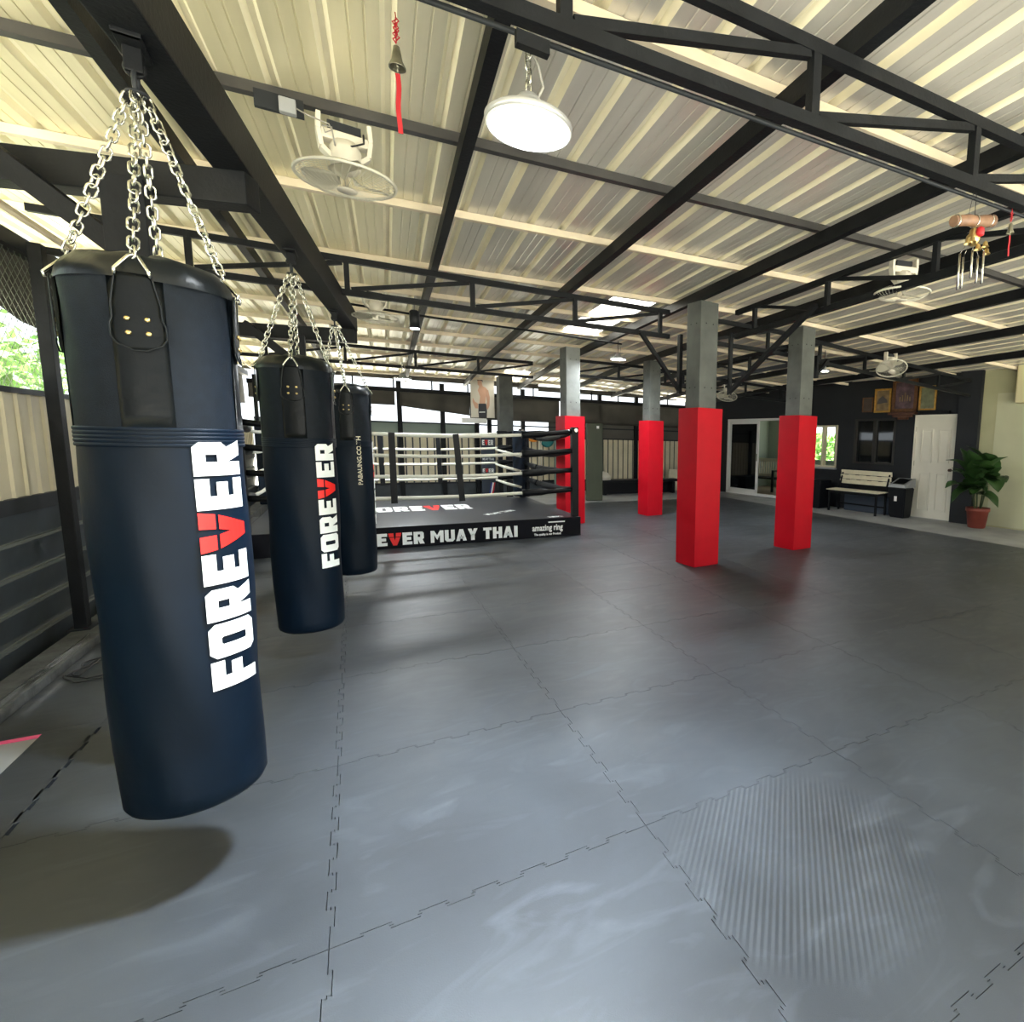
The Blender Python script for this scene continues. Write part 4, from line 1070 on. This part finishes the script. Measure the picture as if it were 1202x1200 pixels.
# ------------------------------------------------------------------ lamps
def ufo(loc, label, r=.135, lens='lens', top=None, rod=False):
    t = thing('pendant_lamp', label, 'lamp', loc)
    MB().lathe([(r * .96, 0), (r * 1.04, .004), (r * 1.06, .018), (r * .95, .03), (r * .45, .036), (r * .38, .07), (r * .25, .095), (.02, .10)], 48).build('lamp_housing', M['lamp_body'], t)
    MB().lathe([(.001, -.001), (r * .92, -.001), (r * .93, -.004), (.001, -.006)], 48, cap=False).build('lamp_lens', M[lens], t)
    w = MB(); w.torus(r * 1.0, .004, Matrix.Translation((0, 0, -.002)), 48, 6); w.build('rim', M['white'], t)
    L = top - loc[2] - .10
    if rod: MB().tube([(0, 0, .1), (0, 0, .1 + L)], .005, 6).build('rod', M['steel_grey'], t)
    else: chain_mesh((0, 0, .10), (0, 0, .10 + L), max(3, int(L / .033))).build('chain', M['chrome'], t)
    MB().tube([(.03, 0, .1), (.05, .01, .1 + L * .3), (.035, .01, .1 + L * .7), (.0, 0, .1 + L)], .004, 6).build('cord', M['cable_grey'], t)
    return t
def light(loc, r, e, col=(.92, .97, 1.0), rot=(0, 0, 0), spread=PI):
    l = bpy.data.lights.new('lamp_light', 'AREA'); l.shape = 'DISK'; l.size = 2 * r; l.energy = e; l.color = col; l.spread = spread
    o = bpy.data.objects.new('lamp_light', l); COL.objects.link(o); o.location = loc; o.rotation_euler = rot; return o
ufo((.655, .21, 2.425), 'big round lamp glowing white under the nearest truss', .128, top=2.67)
light((.655, .21, 2.415), .12, 46, (.78, .89, 1.0), spread=math.radians(112))
ufo((.86, 8.6, 2.36), 'round pendant lamp above the boxing ring', .13, 'lens_far', top=2.62)
light((.86, 8.6, 2.35), .12, 45)
ufo((3.90, 6.75, 2.76), 'small round pendant lamp between the rear pillars', .125, 'lens_far', top=3.05, rod=True)
light((3.90, 6.75, 2.75), .12, 45)
ufo((6.55, 4.72, 2.60), 'bright lamp just right of the front right pillar', .07, 'lens_far', top=2.92, rod=True)
light((6.55, 4.72, 2.59), .07, 14)
t = thing('spot_lamp', 'small black cylinder lamp hanging over the ring front', 'lamp', (.665, 4.17, 2.44))
MB().lathe([(.036, 0), (.043, .002), (.043, .15), (.03, .165), (.01, .17)], 24).build('lamp_housing', M['plastic_black'], t)
MB().lathe([(.001, -.004), (.037, -.003), (.038, .004)], 24, cap=False).build('lamp_lens', M['lens_far'], t)
MB().tube([(0, 0, .17), (0, -.1, .27)], .005, 6).build('cord', M['cable_grey'], t)
light((.665, 4.17, 2.43), .03, 12)

# ------------------------------------------------------------------ fans
def fan(loc, rot, label, s=1., tilt=(0, 0)):
    t = thing('ceiling_wall_fan', label, 'fan', loc, rot, 'white caged fans hung from the roof'); t.scale = (s,) * 3
    # hung upside down: bracket top at z=0, cage facing down
    R_ = .23; TT = Matrix.Rotation(tilt[0], 4, 'X') @ Matrix.Rotation(tilt[1], 4, 'Y')
    w = MB()
    for sg in (-1, 1):
        pts = [(sg * .112, 0, .02), (sg * .116, 0, -.06), (sg * .105, -.0, -.14), (sg * .06, 0, -.18)]
        for a, b_ in zip(pts, pts[1:]): w.bar(a, b_, .065, .022, up=(1, 0, 0), bev=.004)
    w.b2((-.105, -.035, -.10), (.105, .035, -.05), .01)
    w.build('bracket', M['white_plastic'], t)
    w = MB(); w.lathe([(.02, -.24), (.05, -.235), (.072, -.20), (.075, -.13), (.055, -.09), (.02, -.08)], 28, mt=TT); w.build('motor_housing', M['white_plastic'], t)
    MB().b2((-.075, -.012, -.04), (.075, .012, .0)).build('mount_plate', M['steel_grey'], t)
    zc = -.27
    cg = MB(); cg.torus(R_, .0085, TT @ Matrix.Translation((0, 0, zc)), 56, 8)
    cage = cg.build('cage_rim', M['plastic_clear'], t)
    w = MB()
    for k in range(40):
        a = 2 * PI * k / 40
        for sgn, dep, r0 in ((-1, .055, .045), (1, .055, .06)):
            pts = []
            for i in range(6):
                q = i / 5; r = r0 + (R_ - r0) * q
                pts.append(TT @ Vector((r * math.cos(a + .25 * (1 - q) * sgn), r * math.sin(a + .25 * (1 - q) * sgn), zc + sgn * dep * (1 - q ** 2.6))))
            w.tube(pts, .0011, 4, cap=False)
    w.build('cage_wire', M['plastic_clear'], t)
    MB().lathe([(.001, zc - .060), (.043, zc - .058), (.05, zc - .052), (.001, zc - .05)], 28, mt=TT, cap=False).build('centre_badge', M['white_plastic'], t)
    for k in range(3):
        a0 = k * 2 * PI / 3 + .4; w = MB(); rows = []
        for i in range(7):
            r = .035 + (R_ - .05) * i / 6; half = .55 * math.sin(.35 + 2.3 * i / 6)
            rows.append([w.b.verts.new(TT @ Vector((r * math.cos(a0 + half * j), r * math.sin(a0 + half * j), zc + .005 + .022 * j))) for j in (-1, -.5, 0, .5, 1)])
        for a, b_ in zip(rows, rows[1:]):
            for j in range(4): f = w.b.faces.new((a[j], a[j + 1], b_[j + 1], b_[j])); f.smooth = True
        bmesh.ops.solidify(w.b, geom=w.b.faces[:], thickness=.002)
        w.build('blade', M['plastic_clear'], t)
    return t
f1 = fan((.16, 1.90, 3.045), .1, 'nearest white caged fan hanging under the dark channel purlin')
w = MB(); w.tube([(-.27, .0, .03), (-.16, -.03, -.02), (-.07, -.05, -.04), (-.06, -.06, -.07), (-.09, -.06, -.09), (-.10, -.06, -.06), (-.06, -.05, -.05), (-.05, -.06, -.14)], .0035, 6); w.build('power_cord', M['cable_grey'], f1)
w = MB(); w.tube([(.085, -.02, -.03), (.08, -.06, -.09), (.04, -.08, -.12), (.0, -.055, -.13)], .0045, 6); w.build('pull_cord', M['cable'], f1)
fan((.36, 4.55, 2.80), .2, 'white caged fan hanging behind the second truss near the far bag', .85)
fan((3.92, 1.30, 2.90), -.3, 'white caged fan hanging at the right below the near truss', .92)
fan((6.9, 3.75, 2.78), 0, 'white caged fan tilted towards the camera above the framed pictures', .92, (-.38, .30))
fan((7.1, 8.1, 2.66), 0, 'white caged fan seen just right of the front left pillar', .95, (-.3, .3))
# junction box on the channel
t = thing('junction_box', 'grey cable junction box on the dark channel purlin', 'box', (-.11, 1.90, 3.04))
MB().b2((-.10, -.012, -.02), (.10, .012, .06)).build('back_plate', M['steel_grey'], t)
MB().b2((.0, -.05, -.03), (.07, -.012, .04), .006).build('cover', M['plastic_grey'], t)
# beam side plate near the lamp
tag(MB().b2((.60, .13, 2.615), (.70, .16, 2.655)).build('hanger_plate', M['steel']), 'dark plate on the near truss holding the big round lamp', 'plate')

# ------------------------------------------------------------------ hanging bells and wind chime
def bell(loc, label, s=1., L=.30):
    t = thing('bell_with_ribbon', label, 'bell', loc); t.scale = (s,) * 3
    w = MB(); w.tube([(0, 0, 0), (0.003, 0, -.03)], .002, 5)
    rnd = random.Random(3)
    for k in range(14):
        a = k * 1.7; w.tube([(0, 0, -.02 - .006 * k), (.013 * math.cos(a), .013 * math.sin(a), -.03 - .006 * k), (0, 0, -.045 - .006 * k)], .0028, 5)
    w.build('cord_knot', M['tassel'], t)
    MB().lathe([(.004, -.13), (.012, -.135), (.017, -.16), (.022, -.19), (.034, -.215), (.034, -.22), (.028, -.217)], 28, cap=False).build('bell_cup', M['bell'], t)
    w = MB(); w.tube([(0, 0, -.19), (0, 0, -.24)], .003, 6); w.lathe([(.002, -.222), (.010, -.215), (.010, -.205), (.002, -.198)], 12); w.build('clapper', M['bell'], t)
    w = MB(); pts = [(.003 * math.sin(i), 0, -.24 - L * i / 8) for i in range(9)]
    for i in range(8): w.bar(pts[i], pts[i + 1], .004, .019, up=(1, 0, 0))
    w.build('ribbon', M['tassel'], t)
bell((.345, .96, 3.09), 'old bell with red ribbon hanging left of the big round lamp', .92, .24)
bell((3.04, -.02, 2.655), 'small bell with red ribbon at the right edge', .55, .18)
t = thing('wind_chime', 'bamboo and brass wind chime hanging at the upper right', 'wind chime', (2.765, .005, 2.66))
MB().tube([(-.165, .0, -.155), (-.05, 0, -.125), (0, 0, -.12), (.15, 0, -.085)], [.024, .026, .026, .029], 16).build('bamboo_tube', M['wood'], t)
w = MB()
for x, z in ((-.15, -.152), (0.0, -.12), (.12, -.092)): w.torus(.0275, .0035, Matrix.Translation((x, 0, z)) @ Matrix.Rotation(PI / 2, 4, 'Y'), 20, 6)
w.build('metal_band', M['chrome'], t)
MB().tube([(0, 0, .02), (0, 0, -.10)], .0018, 5).tube([(-.02, 0, .02), (-.05, 0, -.10)], .0012, 5).build('string', M['cable'], t)
MB().lathe([(.006, -.235), (.020, -.228), (.034, -.205), (.030, -.188), (.018, -.175), (.018, -.16), (.006, -.150)], 24).build('centre_ornament', M['brass'], t)
MB().lathe([(.004, -.20), (.018, -.195), (.018, -.165), (.006, -.155)], 12, c=(0, -.035, 0)).build('pink_charm', M['tassel'], t)
for k in range(5):
    a = k * 1.256; x, y = .055 * math.cos(a), .055 * math.sin(a)
    MB().tube([(x * .6, y * .6, -.235), (x, y, -.27)], .0012, 4).tube([(x, y, -.27), (x, y, -.40 - .02 * (k % 3))], .0055, 8).build('chime_tube', M['chrome'], t)
for k, (x, z) in enumerate(((-.085, -.25), (-.05, -.235), (.06, -.235), (.075, -.265), (.0, -.26))):
    MB().lathe([(.003, .028), (.010, .022), (.012, .008), (.018, 0)], 14, c=(x, -.03, z), cap=False).build('little_bell', M['brass'], t)

# ------------------------------------------------------------------ camera
cam = bpy.data.cameras.new('camera'); co = bpy.data.objects.new('camera', cam); COL.objects.link(co)
cam.sensor_fit = 'HORIZONTAL'; cam.sensor_width = 36; cam.lens = 634.575 / 1202 * 36
cam.shift_x = -(806.333 - 601) / 1202; cam.shift_y = (599.468 - 600) / 1202; cam.clip_start = .02; cam.clip_end = 300
r = Vector((.8535, -.5207, .0221)); d = Vector((.5190, .8453, -.1267)); r.normalize(); d.normalize(); u = r.cross(d).normalized(); d = u.cross(r)
co.matrix_world = Matrix(((r.x, u.x, -d.x, .12891), (r.y, u.y, -d.y, -1.66561), (r.z, u.z, -d.z, 1.44241), (0, 0, 0, 1)))
scn.camera = co

# ------------------------------------------------------------------ daylight
wd = bpy.data.worlds.new('sky'); scn.world = wd; wd.use_nodes = True
bg = wd.node_tree.nodes['Background']; bg.inputs['Color'].default_value = (.86, .94, 1.0, 1); bg.inputs['Strength'].default_value = 1.15
sun = bpy.data.lights.new('sun', 'SUN'); sun.energy = 23.; sun.angle = .3; sun.color = (1, .95, .84)
so = bpy.data.objects.new('sun', sun); COL.objects.link(so); so.rotation_euler = (math.radians(38), math.radians(-20), 0)

vs = scn.view_settings
scn.display_settings.display_device = 'sRGB'
vs.view_transform = 'Standard'; vs.look = 'None'; vs.gamma = 1; vs.use_curve_mapping = False; vs.exposure = 1.0
